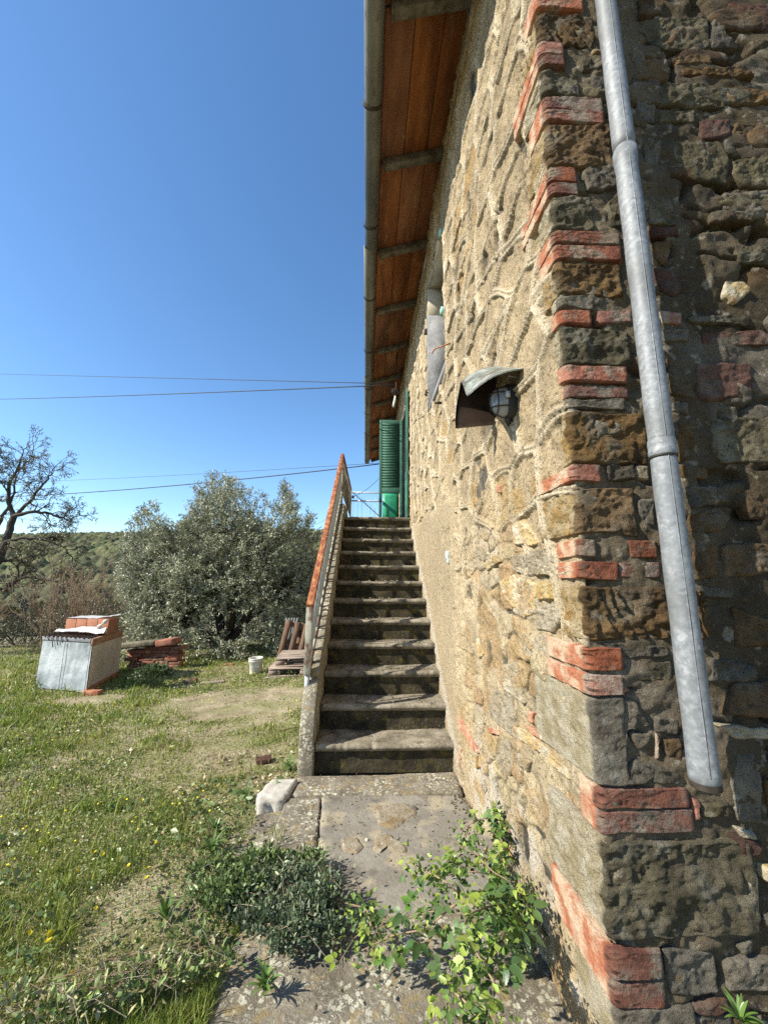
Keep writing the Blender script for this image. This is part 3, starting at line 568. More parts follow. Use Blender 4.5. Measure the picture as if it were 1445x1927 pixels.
# ------------------------------------------------------------------ house: eaves and roof
JY = [1.1+1.075*i for i in range(12)]
EAV = thing('eaves', '', ''); del EAV['label']; del EAV['category']; EAV.parent = HOUSE; EAV.matrix_parent_inverse = Matrix.Translation(-Vector(HOUSE.location))
def soff(x): return 5.51+.30*(x-.10)                       # underside of the boarding
for i, y in enumerate(JY):
    b = MB(); x0, x1 = .115+random.uniform(-.01, .01), .76
    b.bar((x0, y, soff(x0)-.045), (x1, y, soff(x1)-.045), .075, .085)
    b.bar((x0-.012, y+random.uniform(-.004, .004), soff(x0)-.052), (x0+.006, y, soff(x0)-.05), .082, .095)
    b.build('joist', M['joist'], EAV, bevel=.008)
    if i < len(JY)-1:
        for k in range(3):
            a0, a1 = .07+k*.23, .07+(k+1)*.23-.007
            t = MB(); t.obox(((a0+a1)/2, y+.5375, soff((a0+a1)/2)+.018+random.uniform(-.003, .003)), (.958, 0, .287), (0, 1, 0), (-.287, 0, .958), (a1-a0)/2/.958, .53, .016)
            t.build('soffit_tile', M['terra'], EAV, bevel=.003)
b = MB(); b.bar((.055, 1.0, soff(.06)+.02), (.055, 12.95, soff(.06)+.02), .022, .10); b.build('fascia', M['rust'], EAV)
b = MB(); b.box(.70, .76, 1.28, 12.9, 5.56, 5.66); b.build('wall_plate', M['cement'], EAV)
b = MB(); b.obox((1.9, 7.0, 5.51+.3*1.8+.06), (.958, 0, .287), (0, 1, 0), (-.287, 0, .958), 1.95, 6.0, .025); b.build('roof_deck', M['joist'], HOUSE)
b = MB()
for i in range(60):
    y = 1.05+i*.2; x0, x1 = .0, 3.75; n = 6
    a = np.linspace(0, PI, n+1); V = []
    for x in (x0, x1):
        for t in a: V.append((x, y+.08*math.cos(t), 5.51+.3*(x-.1)+.095+.06*math.sin(t)))
    b.add(V, [(j, j+1, n+2+j, n+1+j) for j in range(n)])
b.build('roof_tiles', M['rooftile'], HOUSE, kind='stuff')

# window in the long wall
W_ = thing('window', '', ''); del W_['label']; del W_['category']; W_.parent = HOUSE; W_.matrix_parent_inverse = Matrix.Translation(-Vector(HOUSE.location))
y0, y1, z0, z1 = WIN
b = MB(); b.box(.690, .975, y1-.001, y1+.06, z0-.05, 4.62); b.build('cement_jamb', M['cement'], W_)
b = MB(); b.box(.700, .975, y1-.004, y1+.06, 4.622, z1+.02); b.build('painted_jamb', M['cream'], W_)
b = MB(); b.box(.700, .975, y0-.06, y0, z0-.05, z1+.02); b.build('near_jamb', M['cream'], W_)
b = MB(); b.box(.70, .975, y0-.06, y1+.06, z1, z1+.06); b.build('lintel', M['cream'], W_)
b = MB(); b.box(.692, .975, y0-.05, y1+.05, z0-.06, z0); b.build('sill', M['cement'], W_)
b = MB()
for (a, c, d, e) in ((y0, y0+.06, z0, z1), (y1-.06, y1, z0, z1), (y0+.06, y1-.06, z1-.06, z1), (y0+.06, y1-.06, z0, z0+.06), ((y0+y1)/2-.03, (y0+y1)/2+.03, z0+.06, z1-.06)): b.box(.90, .945, a, c, d, e)
b.build('frame', M['cream'], W_)
for a, c in ((y0+.06, (y0+y1)/2-.03), ((y0+y1)/2+.03, y1-.06)):
    b = MB(); b.box(.918, .926, a, c, z0+.06, z1-.06); b.build('pane', M['glassd'], W_)
for y, z in ((y0+.01, z1-.12), (y0+.01, 3.98)):
    b = MB(); b.box(.672, .70, y-.012, y+.05, z-.03, z+.03); b.build('hinge', M['teal'], W_)
# wall hooks and pegs
def hook(P, r, label, mt, **kw): 
    b = MB(); b.tube(P, r, 8); o = b.build('wall_hook', mt, None, True); tag(o, label, 'hook'); return o
q = onX(847, 645, XW); q[0] += .01
hook([q, q+[-.07, .03, -.012], q+[-.13, .06, -.02], q+[-.145, .075, -.035], q+[-.15, .09, -.045], q+[-.16, .10, -.035]], .006, 'rusty iron hook sticking out beside the window recess', M['rust'])
q = onX(828, 758, XW); q[0] += .02; b = MB(); b.tube([q, q+[-.075, 0, 0]], .013, 10); tag(b.build('wall_peg', M['darkmetal'], None, True), 'short round iron peg below the window recess', 'peg')
q = onX(800, 782, XW); q[0] += .01; hook([q, q+[-.02, 0, .0], q+[-.1, .12, -.01], q+[-.13, .2, -.03], q+[-.135, .26, -.01]], .004, 'thin bent wire hook on wall between peg and green shutters', M['darkmetal'])
for z in (4.42, 3.62):
    b = MB(); b.box(.66, .70, WIN[1]+.02, WIN[1]+.05, z-.04, z+.03); b.box(.66, .672, WIN[1]+.02, WIN[1]+.09, z-.008, z+.008); o = b.build('shutter_catch', M['darkmetal'], W_)
q = onX(845, 1045, XW); b = MB(); b.obox((XW-.01, q[1], q[2]), (1, 0, 0), (0, 1, 0), (0, 0, 1), .018, .035, .035); b.obox((XW-.012, q[1]-.02, q[2]-.05), (1, 0, 0), (0, 1, 0), (0, 0, 1), .012, .02, .02)
tag(b.build('junction_box', M['bluegrey'], None, bevel=.006), 'small grey-blue junction box on the smooth render beside the steps', 'junction box')

# door with two green leaves
D_ = thing('doorway', '', ''); del D_['label']; del D_['category']; D_.parent = HOUSE; D_.matrix_parent_inverse = Matrix.Translation(-Vector(HOUSE.location))
y0, y1, z0, z1 = DOOR
b = MB(); b.box(.69, .975, y0-.06, y0, z0, z1+.05); b.box(.69, .975, y1, y1+.06, z0, z1+.05); b.box(.695, .975, y0, y1, z1, z1+.05); b.build('jamb', M['cement'], D_)
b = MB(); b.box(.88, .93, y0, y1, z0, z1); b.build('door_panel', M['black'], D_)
def leaf(hx, hy, ang, label):
    """ang: direction from the hinge to the free edge"""
    w, t, zt, zb = .475, .035, DOOR[3], DOOR[2]+.02
    ux, uy = math.cos(ang), math.sin(ang); u = np.array([ux, uy, 0]); n = np.array([-uy, ux, 0]); up = np.array([0, 0, 1.])
    H = np.array([hx, hy, 0])
    def bx(name, a0, a1, c0, c1, th, m, rot=0, sm=False):
        c = H+u*(a0+a1)/2+up*(c0+c1)/2; nn = n*math.cos(rot)+up*math.sin(rot); uu = up*math.cos(rot)-n*math.sin(rot)
        q = MB(); q.obox(c, u, nn, uu, (a1-a0)/2, th/2, (c1-c0)/2); return q
    root = bx('f', 0, .06, zb, zt, t, M['green'])
    for a in ((w-.06, w, zb, zt), (.06, w-.06, zt-.08, zt), (.06, w-.06, zb+.72, zb+.83), (.06, w-.06, zb, zb+.1)):
        q = bx('f', *a, t*.98, M['green']); root.add(np.concatenate(q.v), [tuple(f) for k in q.f.values() for f in k])
    ro = root.build('shutter', M['green'], D_, bevel=.004)
    if label: ro['label'] = label
    q = bx('p', .075, w-.075, zb+.1, zb+.72, .02, None); local2(ro, q.build('door_board', M['greenpanel']))
    q = bx('p', .11, w-.11, zb+.14, zb+.68, .03, None); local2(ro, q.build('raised_field', M['greenpanel'], bevel=.01))
    n_s = 24; zs = zb+.83; hgt = (zt-.08-zs)/n_s
    for i in range(n_s):
        zc = zs+hgt*(i+.5)
        q = bx('s', .058, w-.058, zc-.033, zc+.033, .006, None, rot=SL); local2(ro, q.build('slat', M['green']))
    return ro
def local2(par, ch): ch.parent = par; ch.matrix_parent_inverse = par_inv(par); return ch
def par_inv(p):
    m = Matrix.Identity(4); 
    q = p; bpy.context.view_layer.update() if False else None
    return m
# shutters and doorway pieces keep world coordinates because every parent above sums to identity
SL = -.72
leaf(.70, 7.74, PI, 'green louvred door shutter standing open at right angles to the wall')
SL = -.72
leaf(.675, 6.80, -PI/2-.05, 'green louvred door shutter folded back against the wall')

# ------------------------------------------------------------------ outside stair
ST = thing('stone_staircase', 'worn mossy outside stair climbing along the house wall to the door', 'staircase', (.17, 3.3, 0))
TR, RI, YS = .2736, .203, 3.27
XL_, XR_ = -.358, .72
for i in range(12):
    zt = (i+1)*RI; yn = YS+i*TR; last = i == 11
    # tread with rounded nosing, worn surface
    nx = 90; prof = [(.035, -.062), (.022, -.058), (.008, -.05), (.0, -.038), (-.004, -.026), (-.002, -.013), (.006, -.005), (.016, -.001), (.03, 0), (.06, -.001), (.1, -.001), (.15, 0), (.2, 0), (TR+.04, 0)]
    if last: prof[-1] = (2.9, 0)
    prof = [(p[0]-.03, p[1]) for p in prof]
    xs = np.linspace(XL_, XR_, nx); pr_ = np.array(prof)
    X, _ = np.meshgrid(xs, pr_[:, 0], indexing='ij'); Y = yn+pr_[:, 0][None]+0*X; Z = zt+pr_[:, 1][None]+0*X
    wear = -.010*np.exp(-((X-.17)/.28)**2)*(pr_[:, 0][None] < .3)*(pr_[:, 1][None] > -.03)*(0 if last else 1)
    nz = .004*fbm(X*9, Y*9+i*3, Z*9, 3, i)+.002*fbm(X*40, Y*40, Z*40, 2, i)
    chip = -.012*sstep(.42, .62, fbm(X*14, 0*X+i*5.1, 0*X, 3, 60+i))*(pr_[:, 0][None] < .02)
    Z = Z+wear+nz+chip*.6; Y = Y-nz-chip
    V = np.stack([X, Y, Z], -1).reshape(-1, 3)
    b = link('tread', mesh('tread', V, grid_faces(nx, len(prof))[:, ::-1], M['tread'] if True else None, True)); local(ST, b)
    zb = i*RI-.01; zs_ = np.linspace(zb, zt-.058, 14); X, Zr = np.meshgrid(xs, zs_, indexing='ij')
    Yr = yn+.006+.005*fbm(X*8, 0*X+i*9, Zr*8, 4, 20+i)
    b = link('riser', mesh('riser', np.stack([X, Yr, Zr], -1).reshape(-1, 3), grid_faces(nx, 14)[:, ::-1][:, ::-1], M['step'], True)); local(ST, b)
# mass under the landing
b = MB(); b.box(-.40, .72, 6.35, 9.2, -.4, 2.41); b.build('landing_block', M['grey'], ST)
b = MB()
# string wall beside the steps (outer face follows the slope)
def zcap(y): return .615+.682*(y-3.27)
X0, X1 = -.475, -.366
prof = [(3.205, -.25), (3.20, .36), (3.215, .40), (3.30, .55), (3.34, .60), (6.25, zcap(6.25)-.03), (6.45, 2.66), (9.2, 2.62), (9.2, -.5)]
n = len(prof); V = [(X0-(.012 if z < .3 else 0), y, z) for y, z in prof]+[(X1, y, z) for y, z in prof]
b.add(V, [tuple(range(n))[::-1], tuple(range(n, 2*n))]+[(i, (i+1) % n, n+(i+1) % n, n+i) for i in range(n)])
sw = b.build('string_wall', M['lichen'], ST, bevel=.012)
for i in range(26):
    y = 3.36+i*.1105; L_ = .1105-.009; z = zcap(y+L_/2); sl = math.atan(.682)
    q = MB(); u = np.array([0, math.cos(sl), math.sin(sl)]); nn = np.array([0, -math.sin(sl), math.cos(sl)])
    q.obox(np.array([-.4+random.uniform(-.003, .003), y+L_/2, z-.012+random.uniform(-.004, .004)]), (1, 0, 0), u, nn, .036, L_/2/math.cos(sl), .022)
    q.build('cap_brick', M['lichen'], ST, bevel=.006)

# railing
RL = thing('stair_railing', 'rusty orange and white steel handrail along the open side of the stair', 'railing', (-.455, 3.35, .5))
XR = -.457
A0, A1 = np.array([XR, 3.345, 1.20]), np.array([XR+.012, 6.58, 3.565])
b = MB(); b.bar(A0, A1, .056, .05); b.build('handrail', M['rust'], RL, bevel=.003)
b = MB(); b.box(XR-.026, XR+.026, 3.325, 3.375, .675, 1.195); b.build('end_post', M['railwhite'], RL, bevel=.003)
b = MB(); b.box(XR+.0-.018, XR+.018, 3.335, 3.365, .50, .674); b.build('post_foot', M['bluegrey'], RL)
B0, B1 = np.array([XR+.012, 3.39, .70]), np.array([XR+.02, 6.55, 2.90])
b = MB(); b.bar(B0, B1, .016, .03); b.build('bottom_rail', M['railwhite'], RL)
nb = 27
for i in range(nb):
    t = (i+.7)/nb; p = A0+(A1-A0)*t; z0 = B0[2]+(p[1]-B0[1])/(B1[1]-B0[1])*(B1[2]-B0[2])
    b = MB(); b.box(XR-.001-.013, XR-.001+.013, p[1]-.006, p[1]+.006, z0, p[2]-.02); b.build('baluster', M['bluegrey'], RL)
C1 = np.array([-.395, 9.0, 3.52])
A1b = A1+np.array([0, .03, 0])
b = MB(); b.bar(A1b, C1, .05, .045); b.build('landing_handrail', M['rust'], RL)
b = MB(); b.bar(A1b-[0, 0, .62], C1-[0, 0, .62], .016, .03); b.build('landing_bottom_rail', M['railwhite'], RL)
for i in range(22):
    t = (i+.5)/22; p = A1b+(C1-A1b)*t
    b = MB(); b.box(p[0]-.012, p[0]+.012, p[1]-.006, p[1]+.006, p[2]-.64, p[2]-.02); b.build('baluster', M['railwhite'], RL)
for t in (0, .5, 1):
    p = A1b+(C1-A1b)*t; b = MB(); b.box(p[0]-.02, p[0]+.02, p[1]-.02, p[1]+.02, 2.44, p[2]-.02); b.build('post', M['railwhite'], RL)
BR = thing('landing_railing', 'thin grey-blue railing across the far end of the stair landing', 'railing', (.15, 9.05, 2.4))
for z in (3.47, 3.27): b = MB(); b.bar((-.39, 9.05, z), (.70, 9.05, z), .03, .03); b.build('rail', M['bluegrey'], BR)
for i in range(11): x = -.33+i*.1; b = MB(); b.tube([(x, 9.05, 2.42), (x, 9.05, 3.36)], .004, 6); b.build('bar', M['bluegrey'], BR)
b = MB(); p0, p1 = onY(663, 926, 8.8), onY(712, 970, 8.2); b.tube([p0, p1, p1+(p1-p0)*.4], .011, 8); tag(b.build('stay_cable', M['wire'], None, True), 'black cable slanting down across the landing opening', 'cable')
p0, p1 = onY(664, 935, 8.9), onY(714, 900, 8.4); P = [p0+(p1-p0)*t+np.array([0, 0, -.05*math.sin(PI*t)]) for t in np.linspace(0, 1.1, 12)]
b = MB(); b.tube(P, .005, 6); b.tube([p0-[.0, 0, .03], p0+[0, 0, .03]], .03, 10); tag(b.build('chain', M['wire'], None, True), 'dark twisted chain rising from railing end to shutter', 'chain')

# ------------------------------------------------------------------ gutter and downpipe
GU = thing('roof_gutter', 'long half round zinc gutter running under the roof edge', 'gutter', (0, 7, 5.45))
def trough(name, y0, y1, r, cx, cz, m, th=.004, n=20, a0=PI*.98, a1=2.02*PI):
    a = np.linspace(a0, a1, n); V = []
    for y in (y0, y1):
        for rr in (r, r-th):
            for t in a: V.append((cx+rr*math.cos(t), y, cz+rr*math.sin(t)))
    F = []
    for i in range(n-1): F += [(i, i+1, 2*n+i+1, 2*n+i), (n+i, 3*n+i, 3*n+i+1, n+i+1), (i, n+i, n+i+1, i+1), (2*n+i, 2*n+i+1, 3*n+i+1, 3*n+i)]
    F += [(0, 2*n, 3*n, n), (n-1, 2*n-1, 4*n-1, 3*n-1)]
    b = MB(); b.add(V, F); return b.build(name, m, GU, True)
GX, GZ, GRr = -.004, 5.47, .077
ys = [.95, 4.2, 7.3, 10.3, 13.05]
for i in range(4):
    k = i*.0015; trough('gutter_length', ys[i], ys[i+1]+(.05 if i < 3 else 0), GRr+k, GX-.0035*ys[i], GZ, M['gutter'])
for y in [1.55, 2.73, 3.9, 5.07, 6.39, 7.75, 9.0, 10.35, 11.6, 12.7]:
    o = trough('strap', y-.013, y+.013, GRr+.010, GX-.0035*y, GZ, M['darkmetal'], th=.004)
a = np.linspace(PI, 2*PI, 12); b = MB(); V = [(GX-.045+.077*math.cos(t), 13.05, GZ+.077*math.sin(t)) for t in a]; b.add(V+[(v[0], 13.056, v[2]) for v in V], [tuple(range(12)), tuple(range(12, 24))[::-1]]); b.build('end_cap', M['gutter'], GU)
DP = thing('downpipe', 'galvanised grey downpipe leaning down the gable beside the quoins', 'downpipe', (.96, 1.18, .8))
def ctr(z): 
    t = (z-.8)/3.0; return np.array([.938+.0055*t+.0035*t*t, 1.160+.038*min(t, 1.2), z])
def pipe(z0, z1, r0, name='pipe', m='galv', sw=True, n=40):
    zs = np.linspace(z0, z1, 30); P = np.array([ctr(z) for z in zs]); rr = np.full(30, r0)+.0008*np.sin(zs*23)
    if sw: rr[-1] += .004; rr[-2] += .003; 
    b = MB(); b.tube(P, rr, n); return b.build(name, M[m], DP, True)
pipe(.86, 1.825, .0365, sw=False); pipe(1.83, 3.0, .0367); pipe(3.004, 4.6, .037); pipe(4.6, 5.2, .0375)
b = MB(); zs = np.linspace(1.805, 1.86, 8); b.tube([ctr(z) for z in zs], [.0375, .0400, .0405, .0388, .0388, .0395, .0390, .038], 40, False); b.build('joint_collar', M['galv'], DP, True)
b = MB(); b.tube([ctr(z) for z in (1.798, 1.806)], [.0388, .0397], 32); b.build('joint_gap', M['black'], DP)
b = MB(); b.tube([ctr(z) for z in (2.985, 3.0, 3.012)], [.0375, .0386, .0375], 40, False); b.build('joint_collar', M['galv'], DP, True)
b = MB(); b.tube([ctr(z) for z in (.856, .860, .872)], [.0376, .0381, .0378], 40, False); b.build('rusted_rim', M['darkmetal'], DP, True)
b = MB(); b.tube([ctr(z) for z in (.872, .91)], [.0371, .0371], 40, False); b.build('end_band', M['galv'], DP, True)
b = MB(); zs = np.linspace(.89, 5.1, 60); b.tube([ctr(z)+[-.011, -.0352, 0] for z in zs], .0016, 5); b.build('seam', M['galv'], DP, True)
b = MB(); b.bar(ctr(5.15), (.05, 1.2, 5.40), .08, .08); b.build('swan_neck', M['galv'], DP, bevel=.03)

# ------------------------------------------------------------------ lamp under its copper hood
LP = thing('wall_lamp', 'oval caged bulkhead lamp under a folded copper hood on the side wall', 'lamp', (.69, 1.8, 2.25))
lc = onX(966, 757, XW)
ay, az = .044, .082
def oval(x, k, n=28): return [(x, lc[1]+ay*k*math.cos(t), lc[2]+az*k*math.sin(t)*(1-.10*(math.sin(t) < 0)*0)) for t in np.arange(n)*2*PI/n]
def loft(rings, n=28):
    V = sum([oval(x, k) for x, k in rings], []); F = [(i*n+j, i*n+(j+1) % n, (i+1)*n+(j+1) % n, (i+1)*n+j) for i in range(len(rings)-1) for j in range(n)]+[tuple((len(rings)-1)*n+j for j in range(n))]
    q = MB(); q.add(V, F); return q
loft([(XW+.01, 1.12), (XW-.03, 1.12), (XW-.038, 1.05)]).build('lamp_base', M['black'], LP, True)
loft([(XW-.035, .93)]+[(XW-.035-.075*math.sin(t)+(.0012 if i % 2 else 0), .93*math.cos(t)**.55) for i, t in enumerate(np.linspace(.05, 1.5, 18))]).build('glass_dome', M['lampglass'], LP, True)
for ang in (0, .5, 1): 
    q = MB()
    t = np.linspace(0, PI, 20)
    if ang == 0: P = [(XW-.036-.082*math.sin(a), lc[1], lc[2]+az*.99*math.cos(a)) for a in t]
    elif ang == .5: P = [(XW-.036-.078*math.sin(a), lc[1]+ay*.99*math.cos(a), lc[2]+.035) for a in t]
    else: P = [(XW-.036-.078*math.sin(a), lc[1]+ay*.99*math.cos(a), lc[2]-.035) for a in t]
    q.tube(P, .0026, 6); q.build('cage_bar', M['black'], LP, True)
q = MB(); q.tube([(XW-.085, lc[1]+ay*.86*math.cos(a), lc[2]+az*.86*math.sin(a)) for a in np.linspace(0, 2*PI, 30)], .0026, 6); q.build('cage_ring', M['black'], LP, True)
q = MB(); q.tube([(XW-.03, lc[1], lc[2]-az*1.0), (XW-.03, lc[1], lc[2]-az*1.18), (XW-.03, lc[1], lc[2]-az*1.5)], [.017, .016, .003], 14); q.build('cable_gland', M['black'], LP, True)
q = MB(); q.box(XW-.055, XW-.035, lc[1]-ay*1.12-.008, lc[1]-ay*.95, lc[2]-.0, lc[2]+.03); q.build('clip', M['bluegrey'], LP)
HD = thing('lamp_hood', 'bent sheet copper hood with green patina shading the wall lamp', 'hood', (.69, 1.8, 2.45))
# sheet: from the lower far outer corner up the far side, over the top towards the camera
def hood():
    # top: wall edge and outer edge, near -> far
    near_w, far_w = onX(985, 694, XW), onX(938, 690, XW)
    near_o, far_o = onY(882, 729, 1.66), onY(866, 713, 1.93)
    n = 14; m = 12; V = []; 
    for i in range(n):
        t = i/(n-1)
        W0 = near_w*(1-t)+far_w*t; O0 = near_o*(1-t)+far_o*t
        for j in range(m):
            s = j/(m-1); p = W0*(1-s)+O0*s
            p = p+np.array([0, 0, -.03*s**3+.018*math.sin(PI*s*1.0)-.022*math.exp(-((t-.25)/.18)**2)*s**2+.02*math.exp(-((t-.8)/.2)**2)*s])
            V.append(p)
    # far side sheet bends down from the far edge
    top = [V[(n-1)*m+j] for j in range(m)]
    bw, bo = onY(944, 798, 1.99), onY(857, 806, 1.97)
    for i in range(1, 13):
        t = i/12
        for j in range(m):
            s = j/(m-1); e = bw*(1-s)+bo*s; p = np.array(top[j])*(1-t)+e*t; p[1] += .05*math.sin(PI*t)*(.4+.6*s)
            V.append(p)
    V = np.array(V); nn = n+12
    F = grid_faces(nn, m); Vi = V.copy()
    N_ = np.zeros_like(V); 
    G = V.reshape(nn, m, 3); du = np.gradient(G, axis=0); dv = np.gradient(G, axis=1); N_ = np.cross(du, dv); N_ /= np.linalg.norm(N_, axis=2)[..., None]+1e-9
    V2 = (G+N_*.0025).reshape(-1, 3); V1 = (G-N_*.0025).reshape(-1, 3); k = nn*m
    F2 = F[:, ::-1]+k
    rim = []
    for i in range(nn-1): rim += [(i*m, (i+1)*m, (i+1)*m+k, i*m+k), (i*m+m-1, i*m+m-1+k, (i+1)*m+m-1+k, (i+1)*m+m-1)]
    for j in range(m-1): rim += [(j, j+k, j+1+k, j+1), ((nn-1)*m+j, (nn-1)*m+j+1, (nn-1)*m+j+1+k, (nn-1)*m+j+k)]
    A = np.concatenate([V1, V2]); nz = N_.reshape(-1, 3)[:, 2].mean()
    up = 1 if N_[5, 5][2] > 0 else 0                     # which sheet is the weathered outer skin
    allF = np.concatenate([F, F2, np.array(rim)]); mi = np.concatenate([np.full(len(F), 1 if up else 0), np.full(len(F2), 0 if up else 1), np.zeros(len(rim))])
    o = link('hood_sheet', mesh('hood_sheet', A, allF, [M['copper'], M['copperin']], True, mi=mi)); local(HD, o)
hood()
q = MB(); q.bar(onX(975, 712, XW), onX(975, 712, XW)+np.array([-.05, .0, .01]), .02, .004); q.build('fixing_tab', M['copper'], HD)

# insulator with coiled wire under the eaves
IN = thing('insulator', 'white insulator hanging with coiled wire under the eaves by the shutters', 'insulator', (.42, 6.9, 5.2))
p = onY(742, 757, 6.6); q = MB(); q.tube([p+[.015, 0, .12], p+[.01, 0, .06], p+[-.01, 0, -.04], p+[-.015, 0, -.09]], [.018, .02, .022, .02], 12); q.build('insulator_body', M['sheet'], IN, True)
q = MB(); t = np.linspace(0, 5*PI, 50); q.tube(np.stack([p[0]-.0+.055*np.cos(t)+.01*t/5, p[1]+.02*t/5, p[2]+.22+.06*np.sin(t)], -1), .005, 5); q.tube([p+[0, 0, .1], p+[.03, 0, .3], (p[0]+.05, p[1], 5.55)], .008, 6); q.build('wire_coil', M['wire'], IN, True)

# overhead wires
def wire(a, b, sag, r, label, n=40):
    P = [a+(b-a)*t-np.array([0, 0, 4*sag*t*(1-t)]) for t in np.linspace(0, 1, n)]
    q = MB(); q.tube(P, r, 6); tag(q.build('overhead_wire', M['wire'], None, True), label, 'cable')
eA = onY(742, 722, 6.75)
wire(onY(-260, 697, 30), eA, .0, .007, 'uppermost thin wire crossing the clear sky to the eaves')
wire(onY(-260, 751, 26), eA+[0, 0, -.02], .16, .010, 'second wire from the top, rising slightly to the eaves')
wire(onY(-420, 905, 40), onY(715, 871, 13.2), .55, .007, 'faint thin wire above the thick cable over the olive tree')
wire(onY(-420, 925, 30), onY(722, 872, 12.9), .85, .018, 'thick black cable passing in front of the olive tree top')
wire(onY(560, 1005, 60), onY(616, 976, 30), .0, .010, 'short wire rising behind the stair handrail')

# ------------------------------------------------------------------ paving at the foot of the stair
PV = bpy.data.objects.new('paving', None); COL.objects.link(PV); PV['kind'] = 'structure'
def flat(z):
    return lambda s, t, h: np.stack([np.asarray(s), np.asarray(t), z+np.asarray(h)+0*np.asarray(s)], -1)
def slab(px, z, mt, rough=.004, name='slab', proud=.0, par=PV, seed=1, cell=.016, edge=.02, freq=5, back=.12, **kw):
    P = [onZ(x, y, z)[:2] for x, y in px][::-1]
    return piece(name, P, mt, proud+.012, rough, seed, cell, flat(z-.012), back, edge=edge, freq=freq, wobble=.014, parent=par, **kw)
slab([(558, 1461), (862, 1452), (872, 1491), (546, 1497)], .004, M['lichen'], seed=3)
slab([(606, 1494), (864, 1494), (925, 1560), (1010, 1700), (760, 1712), (590, 1706), (598, 1620)], -.004, M['slab'], .003, seed=4)
slab([(540, 1499), (604, 1497), (595, 1622), (586, 1700), (470, 1710), (500, 1600)], .0, M['lichen'], seed=5)
slab([(488, 1528), (540, 1532), (490, 1640), (395, 1640), (420, 1590)], -.035, M['lichen'], seed=6)
slab([(484, 1492), (512, 1464), (560, 1464), (536, 1502), (484, 1512)], .03, M['white'], .003, name='white_block', seed=7, cell=.01, back=.2)
slab([(560, 1716), (1020, 1716), (1180, 1960), (1180, 2100), (330, 2100), (395, 1927), (440, 1775)], -.03, M['lichen'], seed=8)
slab([(300, 1835), (415, 1858), (388, 1935), (330, 2060), (120, 2060), (248, 1925)], -.07, M['lichen'], seed=9)
slab([(350, 1690), (430, 1700), (428, 1762), (330, 1800), (322, 1760)], -.05, M['darkslab'], seed=10)
for i, (x, y, s_, m) in enumerate([(779, 1522, .05, 'grey'), (800, 1516, .02, 'grey'), (733, 1619, .02, 'ochre'), (690, 1580, .022, 'white'), (720, 1590, .03, 'white'), (735, 1583, .022, 'white'), (648, 1590, .02, 'white'), (595, 1893, .015, 'brown'), (820, 1470, .03, 'grey'), (868, 1475, .035, 'ochre'), (572, 1468, .02, 'grey'), (498, 1452, .05, 'ochre'), (548, 1409, .03, 'white')]):
    p = onZ(x, y, 0); P = [(p[0]+s_*.5*math.cos(t)*random.uniform(.7, 1.2), p[1]+s_*.4*math.sin(t)*random.uniform(.7, 1.2)) for t in np.arange(7)*2*PI/7]
    gz_ = 0 if x > 560 else float(ground_z(p[0], p[1]))
    o = piece('loose_stone', P, M[m], s_*.35, s_*.12, 300+i, max(.004, s_/9), flat(gz_), .01, freq=40, wobble=.002, edge=s_*.35, parent=None)
    tag(o, {779: 'dark grey stone lying alone near top of the big slab', 800: 'small pebble right beside the dark grey stone', 733: 'small orange chip in middle of the big slab', 690: 'left white plaster crumb on the big slab', 720: 'largest white plaster crumb on the big slab', 735: 'right white plaster crumb on the big slab',
            648: 'white crumb at left edge of the big slab', 595: 'tiny brown snail-like pebble on the front slab', 820: 'flat grey chip just below the lowest step', 868: 'ochre rubble chip where lowest step meets wall', 572: 'small grey stone at the foot of string wall', 498: 'pinkish stone half buried in grass left of white block', 548: 'white stone in grass beside the string wall'}[x], 'stone')
for pp, sd_ in (([(640, 1575), (672, 1572), (688, 1590), (672, 1606), (645, 1602)], 41), ([(706, 1568), (735, 1566), (764, 1590), (768, 1604), (744, 1602), (722, 1592), (712, 1606), (700, 1596)], 42), ([(700, 1515), (760, 1508), (790, 1526), (742, 1560), (712, 1548)], 43)):
    slab(pp, .006, M['pale'], .002, name='plaster_residue', seed=sd_, cell=.008, edge=.02, back=.02)
# grit and crumbs fallen from the wall
def chips(name, n, box, sz, m, label, z0=.0):
    b = MB()
    for _ in range(n):
        u, v = random.uniform(box[0], box[1]), random.uniform(box[2], box[3])
        s_ = sz*random.uniform(.4, 1.5); a = random.uniform(0, PI); c, s = math.cos(a), math.sin(a)
        b.obox((u, v, z0+s_*.2), (c, s, .1), (-s, c, 0), (0, 0, 1), s_*.5, s_*.35, s_*.25)
    b.build(name, m, kind='stuff', label=label)
chips('grit', 300, (-.45, .69, 2.2, 3.24), .006, M['pale'], 'pale grit scattered on the slabs below the steps')
chips('wall_crumbs', 160, (.56, .69, 1.9, 3.2), .011, M['pale'], 'crumbled render along the foot of the wall')
for i in range(2, 12): chips('tread_grit', 26, (-.1, .66, YS+(i-1)*TR, YS+(i-.2)*TR), .012, M['pale'], 'crumbs of stone lying on a tread', (i)*RI)

